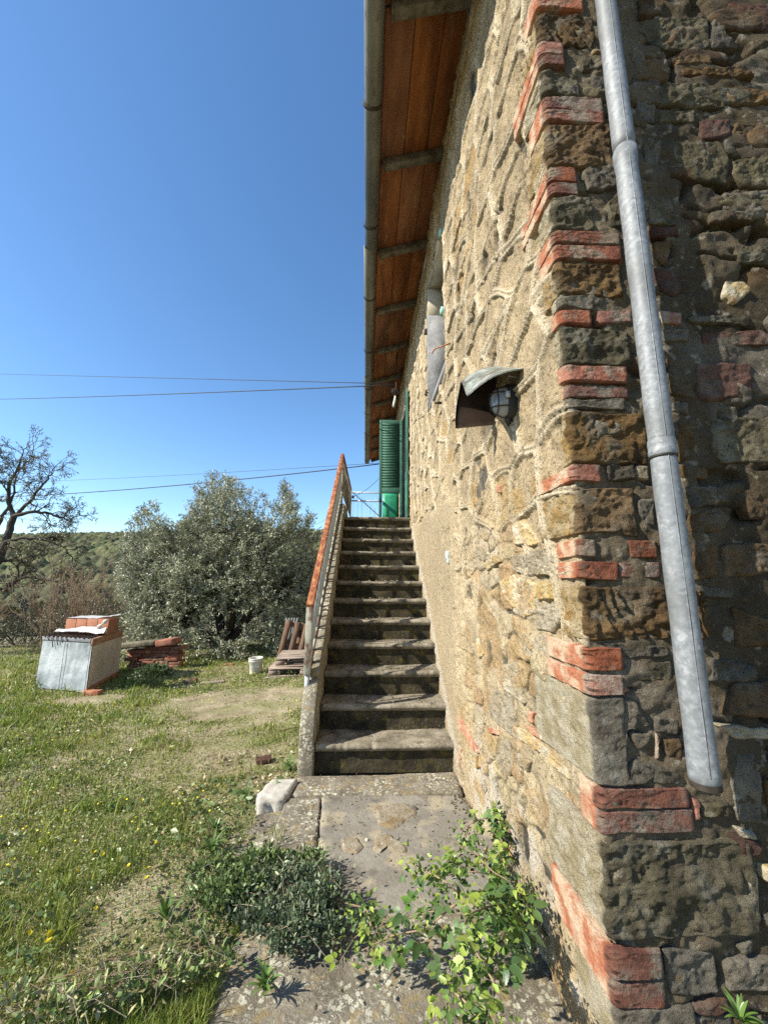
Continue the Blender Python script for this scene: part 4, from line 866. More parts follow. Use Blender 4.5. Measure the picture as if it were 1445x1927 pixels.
# ------------------------------------------------------------------ things standing in the meadow
# pallet of blocks wrapped in film
BS = thing('wrapped_block_stack', 'pallet stack of building blocks wrapped in grey film and cardboard', 'building blocks', (-4.3, 6.7, -.2))
A = np.array([-4.765, 6.316]); B = np.array([-3.86, 6.03]); Cc = np.array([-4.085, 7.11]); Dd = A+(Cc-B)
u = (B-A)/np.linalg.norm(B-A); v = (Cc-B)/np.linalg.norm(Cc-B); wu, wv = np.linalg.norm(B-A), np.linalg.norm(Cc-B)
def P2(a, b, z): q_ = A+u*a+v*b; return np.array([q_[0], q_[1], z])
U3, V3, Z3 = np.array([*u, 0]), np.array([*v, 0]), np.array([0, 0, 1.])
zg = -.24; zt = .575
def blk(name, a0, a1, b0, b1, z0, z1, m, bev=.008, par=BS):
    q = MB(); q.obox(P2((a0+a1)/2, (b0+b1)/2, (z0+z1)/2), U3, V3, Z3, (a1-a0)/2, (b1-b0)/2, (z1-z0)/2); return q.build(name, m, par, bevel=bev)
blk('block_core', .02, wu-.02, .02, wv-.02, zg, zt-.05, M['hollow'])
# crumpled film on the front
def wrapface(name, org, du, nrm, w, z0, z1, m, amp, n=60, k=28, seed=0):
    uu, zz = np.meshgrid(np.linspace(0, w, n), np.linspace(z0, z1, k), indexing='ij')
    hh = amp*fbm(uu*4, zz*5, 0*uu+seed, 4, seed)+amp*.8*np.abs(fbm(uu*9, zz*3, 0*uu, 3, seed+3))
    V = org+du*uu[..., None]+Z3*zz[..., None]+nrm*hh[..., None]
    F = grid_faces(n, k)
    o = link(name, mesh(name, V.reshape(-1, 3), F, m, True)); local(BS, o)
O3 = P2(0, 0, 0)
wrapface('film_front', O3-V3*.006, U3, -V3, wu*.995, zg+.1, zt-.06, M['film'], .016, seed=3)
wrapface('cardboard_side', P2(wu, 0, 0)+U3*.004, V3, U3, wv, zg+.16, zt-.10, M['card'], .008, seed=5)
for k in range(2): a = wu*(.48+.5*k); blk('tape_line', a-.003, a+.003, -.03, -.026, zg+.1, zt-.06, M['black'], 0)
blk('board_band', wu-.02, wu+.012, -.02, wv, zt-.10, zt-.0, M['tape']); blk('board_band', wu-.02, wu+.010, -.01, wv, zg, zg+.16, M['hollow'])
blk('front_board', -.01, wu-.03, -.02, .02, zt-.055, zt-.0, M['cement']); blk('front_board', -.01, wu-.03, -.03, .02, zg+.0, zg+.085, M['oldwood'])
for k in range(11): a = .03+k*.083; blk('rebar', a, a+.014, -.04+random.uniform(0, .02), .5, zt-.001, zt+.014, M['darkmetal'], 0)
for k in range(5): a = .10+k*.09; q = MB(); q.bar(P2(a, -.035, zt), P2(a+.05, -.037, zt-.05-.03*((k*3) % 4)), .010, .006); q.build('strap_end', M['wire'], BS)
blk('top_sheet', 0, wu, .06, wv, zt-.05, zt-.004, M['tape'])
HB = thing('hollow_block_row', 'terracotta hollow blocks half covered by white plastic on top of wrapped stack', 'building blocks', (-4.3, 6.9, .58))
for k in range(4): blk('hollow_block', .12+k*.215, .12+k*.215+.208, .42, .80, zt+.006, zt+.21+.008*k, M['hollow'], .004, HB)
def drape():
    n, k = 50, 34; a = np.linspace(.02, wu+.03, n); b = np.linspace(0, 1, k); Ag, Bg = np.meshgrid(a, b, indexing='ij')
    bb = .26+Bg*.62
    zz = np.where(bb < .40, zt+.02+.05*np.clip((bb-.26)/.14, 0, 1)+.02, zt+.245)
    zz = zt+.03+(.10)*sstep(.26, .40, bb)*(1-sstep(.36, .405, bb))*(.4+.6*sstep(0, .9, Ag))
    zz = zz+.03*fbm(Ag*6, bb*7, 0*Ag, 4, 5)+.03*np.abs(fbm(Ag*3, bb*16, 0*Ag, 3, 6))
    V = np.array([A[0], A[1], 0])+U3*Ag[..., None]+V3*(np.minimum(bb, .412+.0*bb))[..., None]+Z3*zz[..., None]
    o = link('plastic_sheet', mesh('plastic_sheet', V.reshape(-1, 3), grid_faces(n, k), M['sheet'], True)); local(HB, o)
    Ag, Bg = np.meshgrid(np.linspace(.10, wu+.05, n), np.linspace(.44, .9, k), indexing='ij')
    zz = zt+.222+.006*Ag*4+.012*fbm(Ag*6, Bg*8, 0*Ag, 3, 8)+.03*sstep(wu-.25, wu, Ag)
    V = np.array([A[0], A[1], 0])+U3*Ag[..., None]+V3*Bg[..., None]+Z3*zz[..., None]
    o = link('plastic_sheet', mesh('plastic_sheet', V.reshape(-1, 3), grid_faces(n, k), M['sheet'], True)); local(HB, o)
drape()
q = MB(); t = np.linspace(0, 1, 14); q.tube([P2(wu-.22+.25*a, .37-.03*math.sin(a*3), zt+.08+.16*a**1.5) for a in t], .022+.01*np.sin(t*17), 8); q.build('plastic_knot', M['sheet'], HB, True)

# stack of old bricks with two flagstones
OB = thing('old_brick_stack', 'loose stack of old red bricks with stone slabs laid on top', 'bricks', (-3.8, 7.7, -.2))
ox, oy = -4.23, 7.56
for c in range(8):
    for k in range(4):
        for dpt in range(2):
            if c == 7 and k in (0,): continue
            q = MB(); a = random.uniform(-.06, .06); ca, sa = math.cos(a), math.sin(a)
            x = ox+.105+.225*k+(.05 if c % 2 else 0)+random.uniform(-.012, .012)+.02*math.sin(c); y = oy+.06+dpt*.13+random.uniform(-.012, .012)
            q.obox((x, y, -.26+.03+c*.062+.01*k*0), (ca, sa, 0), (-sa, ca, 0), (0, 0, 1), .108, .055, .028); q.build('brick', M['oldbrick'], OB, bevel=.005)
q = MB(); q.obox((-4.02, 7.63, .275), (.99, 0, .10), (0, 1, 0), (-.10, 0, .99), .30, .16, .045); tag(q.build('flagstone', M['mossystone'], None, bevel=.02), 'long dark mossy stone slab lying on the left of brick stack', 'stone slab')
q = MB(); q.obox((-3.55, 7.62, .31), (.95, 0, .12), (.1, 1, 0), (-.12, 0, .95), .16, .15, .06); tag(q.build('flagstone', M['oldbrick'], None, bevel=.02), 'thick reddish broken stone lying on the right of brick stack', 'stone slab')

# bucket
BK = thing('bucket', 'dirty white plastic bucket standing in the grass by the pallets', 'bucket', (-1.80, 7.0, -.12))
def lathe(prof, n=28):
    V = [(r*math.cos(t), r*math.sin(t), z) for r, z in prof for t in np.arange(n)*2*PI/n]; F = [(i*n+j, i*n+(j+1) % n, (i+1)*n+(j+1) % n, (i+1)*n+j) for i in range(len(prof)-1) for j in range(n)]
    q = MB(); q.add(V, F); return q
q = lathe([(.001, .004), (.092, .0), (.094, .004), (.108, .22), (.116, .225), (.116, .235), (.109, .26), (.116, .262), (.116, .272), (.106, .272), (.104, .262), (.090, .012), (.001, .012)])
o = link('bucket_body', mesh('bucket_body', np.concatenate(q.v), [np.array(f) for f in q.f.values()], M['bucket'], True)); o.parent = BK
q = MB(); t = np.linspace(0, PI, 16); q.tube([(.118*math.cos(a), -.118*math.sin(a)*.99, .235-.09*math.sin(a)) for a in t], .003, 6)
o = link('handle', mesh('handle', np.concatenate(q.v), [np.array(f) for f in q.f.values()], M['bluegrey'], True)); o.parent = BK
BK.rotation_euler = (.03, -.05, .4)

# pallets
def pallet(org, U, V_, W_, L, Wd, label, mt, group='wooden pallets beside the stair', nb=6):
    """org corner, U along boards, V_ across, W_ up"""
    U, V_, W_ = (np.array(a, float)/np.linalg.norm(a) for a in (U, V_, W_)); org = np.array(org, float)
    T = thing('wooden_pallet', label, 'pallet', tuple(org), group=group)
    def bd(name, a0, a1, b0, b1, c0, c1):
        q = MB(); q.obox(org+U*(a0+a1)/2+V_*(b0+b1)/2+W_*(c0+c1)/2, U, V_, W_, (a1-a0)/2, (b1-b0)/2, (c1-c0)/2); q.build(name, mt, T)
    for b_ in (0, (Wd-.09)/2, Wd-.09): bd('bottom_board', 0, L, b_, b_+.09, 0, .02)
    for b_ in (0, (Wd-.09)/2, Wd-.09):
        for a_ in (0, (L-.13)/2, L-.13): bd('block', a_, a_+.13, b_+.003, b_+.087, .021, .095)
    for a_ in (0, (L-.1)/2, L-.1): bd('cross_board', a_, a_+.1, 0, Wd, .096, .114)
    for k in range(nb): b_ = k*(Wd-.1)/(nb-1); bd('top_board', -.005, L+.005, b_, b_+.1, .115, .135)
zq = -.20
pallet((-1.52, 6.55, zq), (1, .05, 0), (-.05, 1, 0), (0, 0, 1), 1.1, .8, 'lowest wooden pallet lying flat beside the stair', M['oldwood'])
pallet((-1.50, 6.58, zq+.137), (1, .02, 0), (-.02, 1, .0), (0, 0, 1), 1.1, .8, 'weathered pallet in the middle of the flat pile', M['oldwood'])
pallet((-1.40, 6.62, zq+.275), (1, .06, .02), (-.06, 1, .0), (-.02, 0, 1), 1.0, .75, 'weathered pallet on top of the flat pile', M['oldwood'])
pallet((-1.60, 7.52, -.12), (.2, .0, .98), (.98, 0.05, -.2), (.05, -1, 0), .86, .6, 'reddish pallet leaning upright behind the flat pile', M['redwood'], nb=4)
for k in range(5):
    a = onY(524+k*4.6, 1231, 7.5); b_ = onY(540+k*5.0, 1163, 7.62); q = MB(); q.bar(a-[0, 0, .35], b_, .028, .05, up=(0, -1, 0))
    tag(q.build('metal_batten', M['galv'], None, bevel=.006), ['leftmost', 'second from the left', 'middle', 'second from the right', 'rightmost'][k]+' shiny plastic-wrapped batten leaning by the red pallet', 'batten', 'battens leaning behind the pallets')
# debris on the bare patch
for (x, y, lx, ly, lz, a, m, lb) in [(357, 1285, .20, .10, .06, .1, 'brick', 'whole orange brick lying on the bare earth patch'), (400, 1288, .34, .10, .03, .15, 'pale', 'pale stone strip lying right of the orange brick'), (342, 1293, .3, .09, .025, .25, 'pale', 'pale flat strip lying in front of the orange brick'), (345, 1283, .26, .03, .02, .4, 'oldwood', 'thin wooden lath lying left of the orange brick'), (430, 1252, .2, .06, .03, .0, 'oldbrick', 'brownish board piece lying in front of the olive tree'), (175, 1302, .22, .1, .06, -.1, 'oldbrick', 'red brick at the foot of the wrapped block stack'),
                                 (495, 1452, .12, .1, .04, .3, 'red', 'pinkish rubble piece beside the path edge'), (545, 1388, .2, .02, .015, .5, 'twig', 'short dry stick in grass beside the string wall')]:
    p = onZ(x, y, -.12); z = float(ground_z(p[0], p[1])); q = MB(); c, s = math.cos(a), math.sin(a); q.obox((p[0], p[1], z+lz*.45), (c, s, .03), (-s, c, 0), (-.03, 0, 1), lx/2, ly/2, lz/2)
    tag(q.build('rubble_piece', M[m], None, bevel=.006), lb, 'rubble')

# ------------------------------------------------------------------ trees
def grow(P0, D0, L, r, depth, out, tips, rnd, spread=.55, up=.15, n=6, kids=(2, 4), shrink=.68, wig=.16, taper=.62):
    P = [np.array(P0, float)]; D = np.array(D0, float); D /= np.linalg.norm(D)
    for i in range(n):
        D = D+np.array([rnd.gauss(0, wig), rnd.gauss(0, wig), rnd.gauss(0, wig)+up*.3]); D /= np.linalg.norm(D)
        P.append(P[-1]+D*L/n)
    R = np.linspace(r, r*taper, n+1); out.append((np.array(P), R, depth))
    if depth == 0: tips.append((P, D)); return
    for k in range(rnd.randint(*kids)):
        t = rnd.uniform(.35, 1) if k else 1.0; i = max(1, int(t*n)); q = P[i]
        a = np.array([rnd.gauss(0, 1), rnd.gauss(0, 1), rnd.gauss(0, .8)+up]); a -= a.dot(D)*D; a /= np.linalg.norm(a)+1e-9
        grow(q, D+a*spread*rnd.uniform(.6, 1.5), L*shrink*rnd.uniform(.75, 1.2), R[i]*.68, depth-1, out, tips, rnd, spread, up, n, kids, shrink, wig, taper)
def branches(out, name, m, parent, minr=.0, sides=None):
    q = MB()
    for P, R, d in out: q.tube(P, np.maximum(R, minr), sides or (8 if d > 2 else 5 if d > 0 else 3), False)
    return q.build(name, m, parent, True)
def leafmesh(name, P, D, L, Wd, C, m, parent=None, fold=.25, **kw):
    """kite leaves: base P, direction D (unit), length L, width Wd, colour C"""
    n = len(P); D = D/np.linalg.norm(D, axis=1)[:, None]
    r = rng.normal(size=(n, 3)); s = np.cross(D, r); s /= np.linalg.norm(s, axis=1)[:, None]+1e-9; nn = np.cross(s, D)
    L = np.broadcast_to(L, n)[:, None]; Wd = np.broadcast_to(Wd, n)[:, None]
    a = P; b = P+D*L*.45+s*Wd/2+nn*Wd*fold; c = P+D*L; d = P+D*L*.45-s*Wd/2+nn*Wd*fold
    V = np.stack([a, b, c, d], 1).reshape(-1, 3); k = np.arange(n)*4
    F = np.concatenate([np.stack([k, k+1, k+2], -1), np.stack([k, k+2, k+3], -1)])
    o = link(name, mesh(name, V, F, m, False, np.repeat(C, 4, 0)), None, **kw)
    if parent is not None: local(parent, o)
    return o
def cmix(n, cols, jit=.2):
    cols = np.array(cols); i = rng.integers(0, len(cols), n); c = cols[i]*(1+jit*rng.normal(size=(n, 1))); return np.clip(c, .004, .9)
def olive():
    rnd = random.Random(5); base = np.array([-3.35, 9.9, float(ground_z(-3.35, 9.9))-.05])
    T = thing('olive_tree', 'dense silvery olive tree behind the bucket and brick stack', 'tree', tuple(base))
    out = []; tips = []
    for d, L, r in (((-.75, -.1, .8), 1.25, .13), ((-.2, .3, 1), 1.5, .12), ((.55, -.1, .9), 1.25, .12), ((.95, .2, .8), 1.3, .10), ((-.95, -.3, .45), 1.1, .09), ((.2, -.5, .9), 1.3, .1)):
        grow(base+[random.uniform(-.1, .1), 0, .25], d, L, r, 4, out, tips, rnd, .62, .28, 5, (3, 4), .70, .15)
    out.append((np.array([base+[0, 0, -.2], base+[0, 0, .1], base+[-.02, 0, .45]]), np.array([.3, .22, .18]), 4))
    branches([o for o in out if o[2] > 0], 'trunk', M['bark'], T, .006)
    # leafy sprays: along tip twigs, kept inside the crown outline seen in the photograph
    prof = [(-6.0, .9), (-5.8, 2.7), (-5.45, 3.25), (-5.1, 3.55), (-4.85, 3.0), (-4.5, 2.9), (-4.35, 3.7), (-3.95, 4.2), (-3.5, 4.1), (-3.1, 3.75), (-2.7, 3.75), (-2.45, 3.35), (-2.15, 3.95), (-1.95, 3.7), (-1.75, 3.0), (-1.5, 3.2), (-1.3, 2.6), (-1.1, 2.0), (-1.0, .6)]
    px, pz = zip(*prof); C0, D0 = [], []
    for P, D in tips:
        for i in range(0, len(P)): C0.append(P[i]); D0.append(D)
    C0 = np.array(C0); D0 = np.array(D0)
    # extra spray centres through the volume so the skirt reaches the grass
    m = 11000; X = rng.uniform(-6.0, -1.0, m); tz = rng.uniform(0, 1, m)**.8; top = np.interp(X, px, pz); Zc = -.55+(top+.55)*tz
    env = np.sqrt(np.clip(1-((X+3.5)/2.7)**2, 0, 1)); Yc = 9.9+rng.choice([-1, 1], m)*env*1.55*rng.uniform(.35, 1, m)**.5*np.clip(1.25-.45*tz, 0, 1.2)
    keep = fbm(X*1.7, Yc*1.7, Zc*1.7, 3, 3) > -.18+.13*sstep(.8, 3.2, Zc)
    E_ = np.stack([X, Yc, Zc], -1)[keep]; k2 = len(E_)
    cc = np.array([-3.5, 9.9, 1.5]); De = E_-cc; De /= np.linalg.norm(De, axis=1)[:, None]; De[:, 2] += .4
    C0 = np.concatenate([C0, E_]); D0 = np.concatenate([D0, De])
    ex_ = rng.uniform(-1, 1, (150, 3))*[.5, .5, .45]+[-3.95, 9.9, 3.55]; C0 = np.concatenate([C0, ex_]); D0 = np.concatenate([D0, rng.normal(size=(150, 3))*.4+[0, 0, 1]])
    pj = C0[:, 0]*9.9/C0[:, 1]; okp = (pj > -5.85) & (pj < -1.0) & ((pj > -5.5) | (C0[:, 2] > 1.2))
    zj = CZ+(C0[:, 2]-CZ)*9.9/C0[:, 1]; ok = okp & (zj < np.interp(pj, px, pz)-.17) & (C0[:, 0] > -6.1) & (C0[:, 0] < -.95)
    C0, D0 = C0[ok], D0[ok]
    per = 21; n = len(C0)*per; C1 = np.repeat(C0, per, 0); D1 = np.repeat(D0, per, 0)
    t = rng.uniform(0, .22, (n, 1)); tw = np.repeat(rng.normal(size=(len(C0), 3))*.55, per, 0)+D1; tw /= np.linalg.norm(tw, axis=1)[:, None]
    P = C1+tw*t+rng.normal(size=(n, 3))*.022; D = tw*.7+rng.normal(size=(n, 3))*.62
    br_ = np.repeat(.8+.95*rng.uniform(0, 1, (len(C0), 1))**1.5, per, 0); C = br_*cmix(n, [(.16, .17, .10), (.23, .245, .155), (.31, .325, .225), (.11, .12, .06), (.38, .39, .30)], .15)
    leafmesh('crown', P, D, rng.uniform(.05, .085, n), rng.uniform(.016, .024, n), C, M['olivecol'], T)
    # twigs carrying the sprays
    q = MB(); 
    for i in range(0, len(C0), 9): q.tube([C0[i]-D0[i]*.25, C0[i], C0[i]+D0[i]*.2], [.007, .005, .002], 3, False)
    q.build('twigs', M['bark'], T, kind='stuff')
olive()
def bare_tree(name, label, base, dirs, L, r, depth, m, leafc, nleaf, lsz, seed, kids=(3, 4), minr=.006, spread=.6, up=.1, cat='tree', shrink=.7, wig=.17):
    rnd = random.Random(seed); T = thing(name, label, cat, tuple(base)); out = []; tips = []
    for d, LL, rr in dirs: grow(base, d, L*LL, r*rr, depth, out, tips, rnd, spread, up, 6, kids, shrink, wig)
    branches(out, 'branches', m, T, minr)
    if nleaf:
        C0 = np.array([p for P, D in tips for p in P[2:]]); D0 = np.array([D for P, D in tips for p in P[2:]]); i = rng.integers(0, len(C0), nleaf)
        P = C0[i]+rng.normal(size=(nleaf, 3))*lsz*.8; leafmesh('buds', P, D0[i]+rng.normal(size=(nleaf, 3))*.7, rng.uniform(.6, 1.2, nleaf)*lsz, rng.uniform(.3, .6, nleaf)*lsz, cmix(nleaf, leafc), M['leafcol'], T)
    return T
def oak():
    rnd = random.Random(4); Y0 = 12.5
    P3 = lambda p, k: onY(p[0], p[1], Y0+.25*math.sin(k*2.1+p[0]*.02))
    T = thing('oak_tree', 'dark branching oak just coming into bud at the left edge', 'tree', tuple(P3((-70, 1190), 0)))
    limbs = [([(-70, 1290), (-72, 1220), (-66, 1170), (-45, 1125), (-20, 1085), (0, 1045), (14, 1008), (26, 972)], .17, .085), ([(-45, 1125), (-15, 1118), (10, 1108), (40, 1087), (70, 1086), (100, 1092), (125, 1098), (140, 1108)], .085, .02),
             ([(26, 972), (60, 962), (95, 966), (118, 974), (130, 980)], .06, .012), ([(26, 972), (14, 940), (20, 905), (36, 875), (45, 845)], .07, .014), ([(26, 972), (55, 945), (75, 918), (95, 895), (104, 878)], .055, .01),
             ([(10, 1020), (45, 1012), (85, 1016), (120, 1030), (145, 1060)], .05, .01), ([(-20, 1085), (-30, 1030), (-28, 970), (-10, 900), (-5, 840)], .10, .02), ([(-5, 990), (25, 935), (30, 890), (60, 858)], .05, .01),
             ([(36, 1089), (30, 1065), (45, 1050), (70, 1045)], .035, .01), ([(-60, 1180), (-30, 1160), (10, 1150), (50, 1165)], .05, .012)]
    out = []; tips = []
    for k, (pp, r0, r1) in enumerate(limbs):
        K = np.array([P3(p, k) for p in pp]); t = np.linspace(0, len(K)-1, len(K)*4); P = np.stack([np.interp(t, np.arange(len(K)), K[:, c]) for c in range(3)], -1)
        P[1:-1] += rng.normal(size=(len(P)-2, 3))*.014; R = np.linspace(r0, r1, len(P)); out.append((P, R, 5))
        for i in range(5, len(P)):
            if rnd.random() < (.95 if k else .25):
                D = P[i]-P[i-1]; D /= np.linalg.norm(D); a = np.array([rnd.gauss(0, 1), rnd.gauss(0, 1), rnd.gauss(.25, .8)]); a -= a.dot(D)*D; a /= np.linalg.norm(a)
                grow(P[i], D*.7+a*rnd.uniform(.5, 1.2), rnd.uniform(.24, .44), max(R[i]*.42, .012), 3, out, tips, rnd, .75, .06, 4, (2, 3), .74, .2)
    branches(out, 'branches', M['bark'], T, .006)
    C0 = np.array([p for P, D in tips for p in P[2:]]); D0 = np.array([D for P, D in tips for p in P[2:]]); n = 14000; i = rng.integers(0, len(C0), n)
    leafmesh('buds', C0[i]+rng.normal(size=(n, 3))*.03, D0[i]+rng.normal(size=(n, 3))*.7, rng.uniform(.03, .06, n), rng.uniform(.015, .03, n), cmix(n, [(.14, .13, .05), (.2, .18, .08), (.09, .08, .04)]), M['leafcol'], T)
oak()
bare_tree('bare_shrub', 'tall leafless brown shrub behind the wrapped block stack', (-6.3, 9.2, -.6), [((-.9, 0, 1), 1, 1), ((-.5, .1, 1), 1.15, 1), ((-.2, -.1, 1), 1.2, 1), ((.1, .1, 1), 1.3, 1), ((.45, 0, 1), 1.15, 1), ((.8, .1, 1), 1.05, 1), ((-1.1, .1, .6), 1, .8), ((1.1, .0, .7), .9, .8), ((0, -.3, 1), 1.1, .8), ((.25, .2, 1), 1.2, .9), ((-.35, .3, 1), 1.1, .9)], .95, .022, 3, M['twig'], [(.2, .13, .07), (.14, .1, .05)], 2500, .03, 3, kids=(3, 4), minr=.004, spread=.42, up=.2, cat='shrub', shrink=.72, wig=.1)
bare_tree('bare_shrub', 'low leafless shrub at left edge below the oak branches', (-9.6, 10.5, -.9), [((-.7, 0, 1), 1, 1), ((-.2, 0, 1), 1.1, 1), ((.3, 0, 1), 1, 1), ((.8, 0, .8), 1, 1), ((0, .3, 1), 1, .8)], .9, .02, 3, M['twig'], [(.2, .14, .07), (.16, .15, .05)], 2500, .035, 8, kids=(3, 4), minr=.004, spread=.5, up=.1, cat='shrub')
bare_tree('bare_shrub', 'tangled brown shrub between block stack and the olive tree', (-5.5, 10.8, -.8), [((-.7, 0, 1), 1, 1), ((-.2, 0, 1), 1.1, 1), ((.3, 0, 1), 1, 1), ((.5, 0, .8), 1, 1)], .55, .018, 3, M['twig'], [(.2, .13, .07), (.13, .13, .05)], 3000, .035, 9, kids=(3, 4), minr=.004, spread=.5, up=.1, cat='shrub')
# leafy bushes on the slope beyond the meadow
def bush(name, label, base, rx, ry, rz, n, cols, ls, cat='bush'):
    T = thing(name, label, cat, tuple(base)); base = np.array(base); d = rng.normal(size=(n, 3)); d /= np.linalg.norm(d, axis=1)[:, None]; d[:, 2] = np.abs(d[:, 2])
    lump = 1+.35*fbm(d[:, 0]*2.2+base[0], d[:, 1]*2.2, d[:, 2]*2.2, 3, 7); P = base+d*np.array([rx, ry, rz])*(lump*rng.uniform(.55, 1, n)**.5)[:, None]
    leafmesh('foliage', P, d+rng.normal(size=(n, 3))*.7, rng.uniform(.7, 1.3, n)*ls, rng.uniform(.35, .6, n)*ls, cmix(n, cols), M['leafcol'], T)
    q = MB()
    for k in range(12): a = random.uniform(0, 2*PI); q.tube([base-[0, 0, .2], base+[rx*.5*math.cos(a), ry*.5*math.sin(a), rz*.8]], [.03, .008], 4, False)
    q.build('stems', M['bark'], T)
GRN = [(.05, .065, .025), (.08, .1, .035), (.12, .13, .05)]; BRN = [(.1, .085, .04), (.14, .11, .06), (.08, .09, .035)]
for i, (lb, x, y, rx, rz, cols, n, ls) in enumerate([('dull green bush right of the bare shrub, beyond the blocks', -8.2, 15, 1.7, .8, GRN, 7000, .09), ('brownish bush at far left below the oak', -15.5, 17, 2.6, .9, BRN, 7000, .1), ('yellow-green bush low between bare shrubs', -7.6, 11.6, 1.3, .55, [(.16, .16, .05), (.2, .18, .07), (.12, .12, .04)], 5000, .05), ('wide brown thicket on the slope behind shrubs', -14, 24, 4, 1.3, BRN, 12000, .13), ('dark evergreen clump left of the olive tree', -11.5, 30, 2.4, 1.4, GRN, 9000, .14), ('grey-green thicket far down the slope', -24, 38, 6, 1.8, BRN+GRN, 14000, .2),
                                     ('green hedge patch behind the olive trunk', -4.5, 16, 3.5, 1.6, GRN, 9000, .1), ('dark scrub behind the leaning pallet', -1.6, 13, 1.7, 1.5, GRN, 7000, .08), ('low scrub at far left edge of meadow', -10.5, 13.2, 1.6, .7, BRN+GRN, 6000, .06)]):
    bush('bush', lb, (x, y, float(ground_z(x, y))-.1), rx, rx*.7, rz, n, cols, ls)
# trees standing in the valley
for x, y, h, lb in [(-62, 100, 6, 'round dark tree far down the valley left of the olive'), (-48, 84, 5, 'small tree on the valley floor beside the olive crown')]:
    bush('valley_tree', lb, (x, y, float(ground_z(x, y))), h*.5, h*.5, h, 1100, GRN+BRN, .55, 'tree')

# ------------------------------------------------------------------ meadow
def dirt(X, Y):
    d1 = np.hypot((X+1.35)/1.25, (Y-5.35)/.62); d2 = np.hypot((X+3.55)/.45, (Y-5.7)/.3); d3 = np.hypot((X+.85)/.35, (Y-2.0)/.5); d4 = np.hypot((X+1.05)/.3, (Y-2.15)/.25)
    n = .35*fbm(X*3, Y*3, 0*X, 3, 12)
    return np.maximum.reduce([1-sstep(.7, 1.15, d1+n), 1-sstep(.7, 1.2, d2+n), .4*(1-sstep(.6, 1.3, d3+n)), .6*(1-sstep(.6, 1.2, d4+n))])
def paved(X, Y):
    r = (X > -.49) & (Y > 3.1); r |= (X > -.52+.0*Y) & (Y > 2.15) & (Y < 3.3); r |= (X > -.66) & (Y > 2.2) & (Y < 2.85); r |= (X > -.50) & (Y <= 2.2)
    return r
def meadow(n, d0, d1, hs, name, label, wid, seed):
    r_ = np.random.default_rng(seed); d = d0*np.exp(r_.uniform(0, 1, n)*math.log(d1/d0)); a = r_.uniform(R_(-52), R_(12), n)
    X, Y = d*np.sin(a), d*np.cos(a); k = ~paved(X, Y) & (Y > .9)
    den = .75+.5*fbm(X*1.6, Y*1.6, 0*X, 3, 20); k &= r_.uniform(0, 1, n) < np.clip(den+.25, .15, 1)*(1-.93*dirt(X, Y))
    X, Y, d = X[k], Y[k], d[k]; n = len(X)
    lush = np.clip(.5+1.1*fbm(X*.7, Y*.7, 0*X, 3, 22)+.35*np.clip((-X-1.6)/3, -1, 1), 0, 1)
    h = hs*(.35+1.0*lush)*(.7+.9*sstep(-.1, .5, fbm(X*5, Y*5, 0*X, 2, 28)))*r_.uniform(.45, 1.25, n)*(1-.5*dirt(X, Y)); z = ground_z(X, Y)-.004
    th = r_.uniform(0, 2*PI, n); lean = r_.uniform(.1, .9, n)*h; ld = r_.uniform(0, 2*PI, n)
    w_ = wid*(.6+.8*r_.uniform(0, 1, n))*np.clip(d/2.6, .55, 3.2)
    bx, by = np.cos(th)*w_/2, np.sin(th)*w_/2; lx, ly = np.cos(ld)*lean, np.sin(ld)*lean
    V = np.zeros((n, 5, 3)); V[:, 0] = np.stack([X-bx, Y-by, z], -1); V[:, 1] = np.stack([X+bx, Y+by, z], -1)
    V[:, 2] = np.stack([X+bx*.8+lx*.35, Y+by*.8+ly*.35, z+h*.6], -1); V[:, 3] = np.stack([X-bx*.8+lx*.35, Y-by*.8+ly*.35, z+h*.6], -1); V[:, 4] = np.stack([X+lx, Y+ly, z+h], -1)
    i = np.arange(n)*5; cols = np.array([(.13, .20, .03), (.20, .27, .045), (.30, .33, .065), (.10, .155, .025)]); dry = np.array([(.34, .29, .14), (.42, .36, .2), (.25, .22, .1)])
    c = cols[r_.integers(0, 4, n)]; yl = sstep(-.2, .4, fbm(X*2.3, Y*2.3, 0*X, 3, 27))[:, None]; c = c*(1-.3*yl)+.3*yl*np.array([.34, .34, .08]); pd = np.clip(.32-.4*lush+.3*dirt(X, Y), .04, .8); dm = r_.uniform(0, 1, n) < pd; c = np.where(dm[:, None], dry[r_.integers(0, 3, n)], c)*(1+.18*r_.normal(size=(n, 1))); c = np.clip(c, .01, .6)
    link(name, mesh(name, V.reshape(-1, 3), [np.stack([i, i+1, i+2, i+3], -1), np.stack([i+3, i+2, i+4], -1)], M['grasscol'], False, np.repeat(c, 5, 0)), kind='stuff', label=label)
meadow(260000, 1.15, 16, .04, 'meadow_grass', 'rough spring grass covering the ground left of the stair', .0042, 1)
meadow(4000, 2.2, 9.5, .13, 'tall_grass', 'scattered taller grass stalks in the meadow', .004, 2)
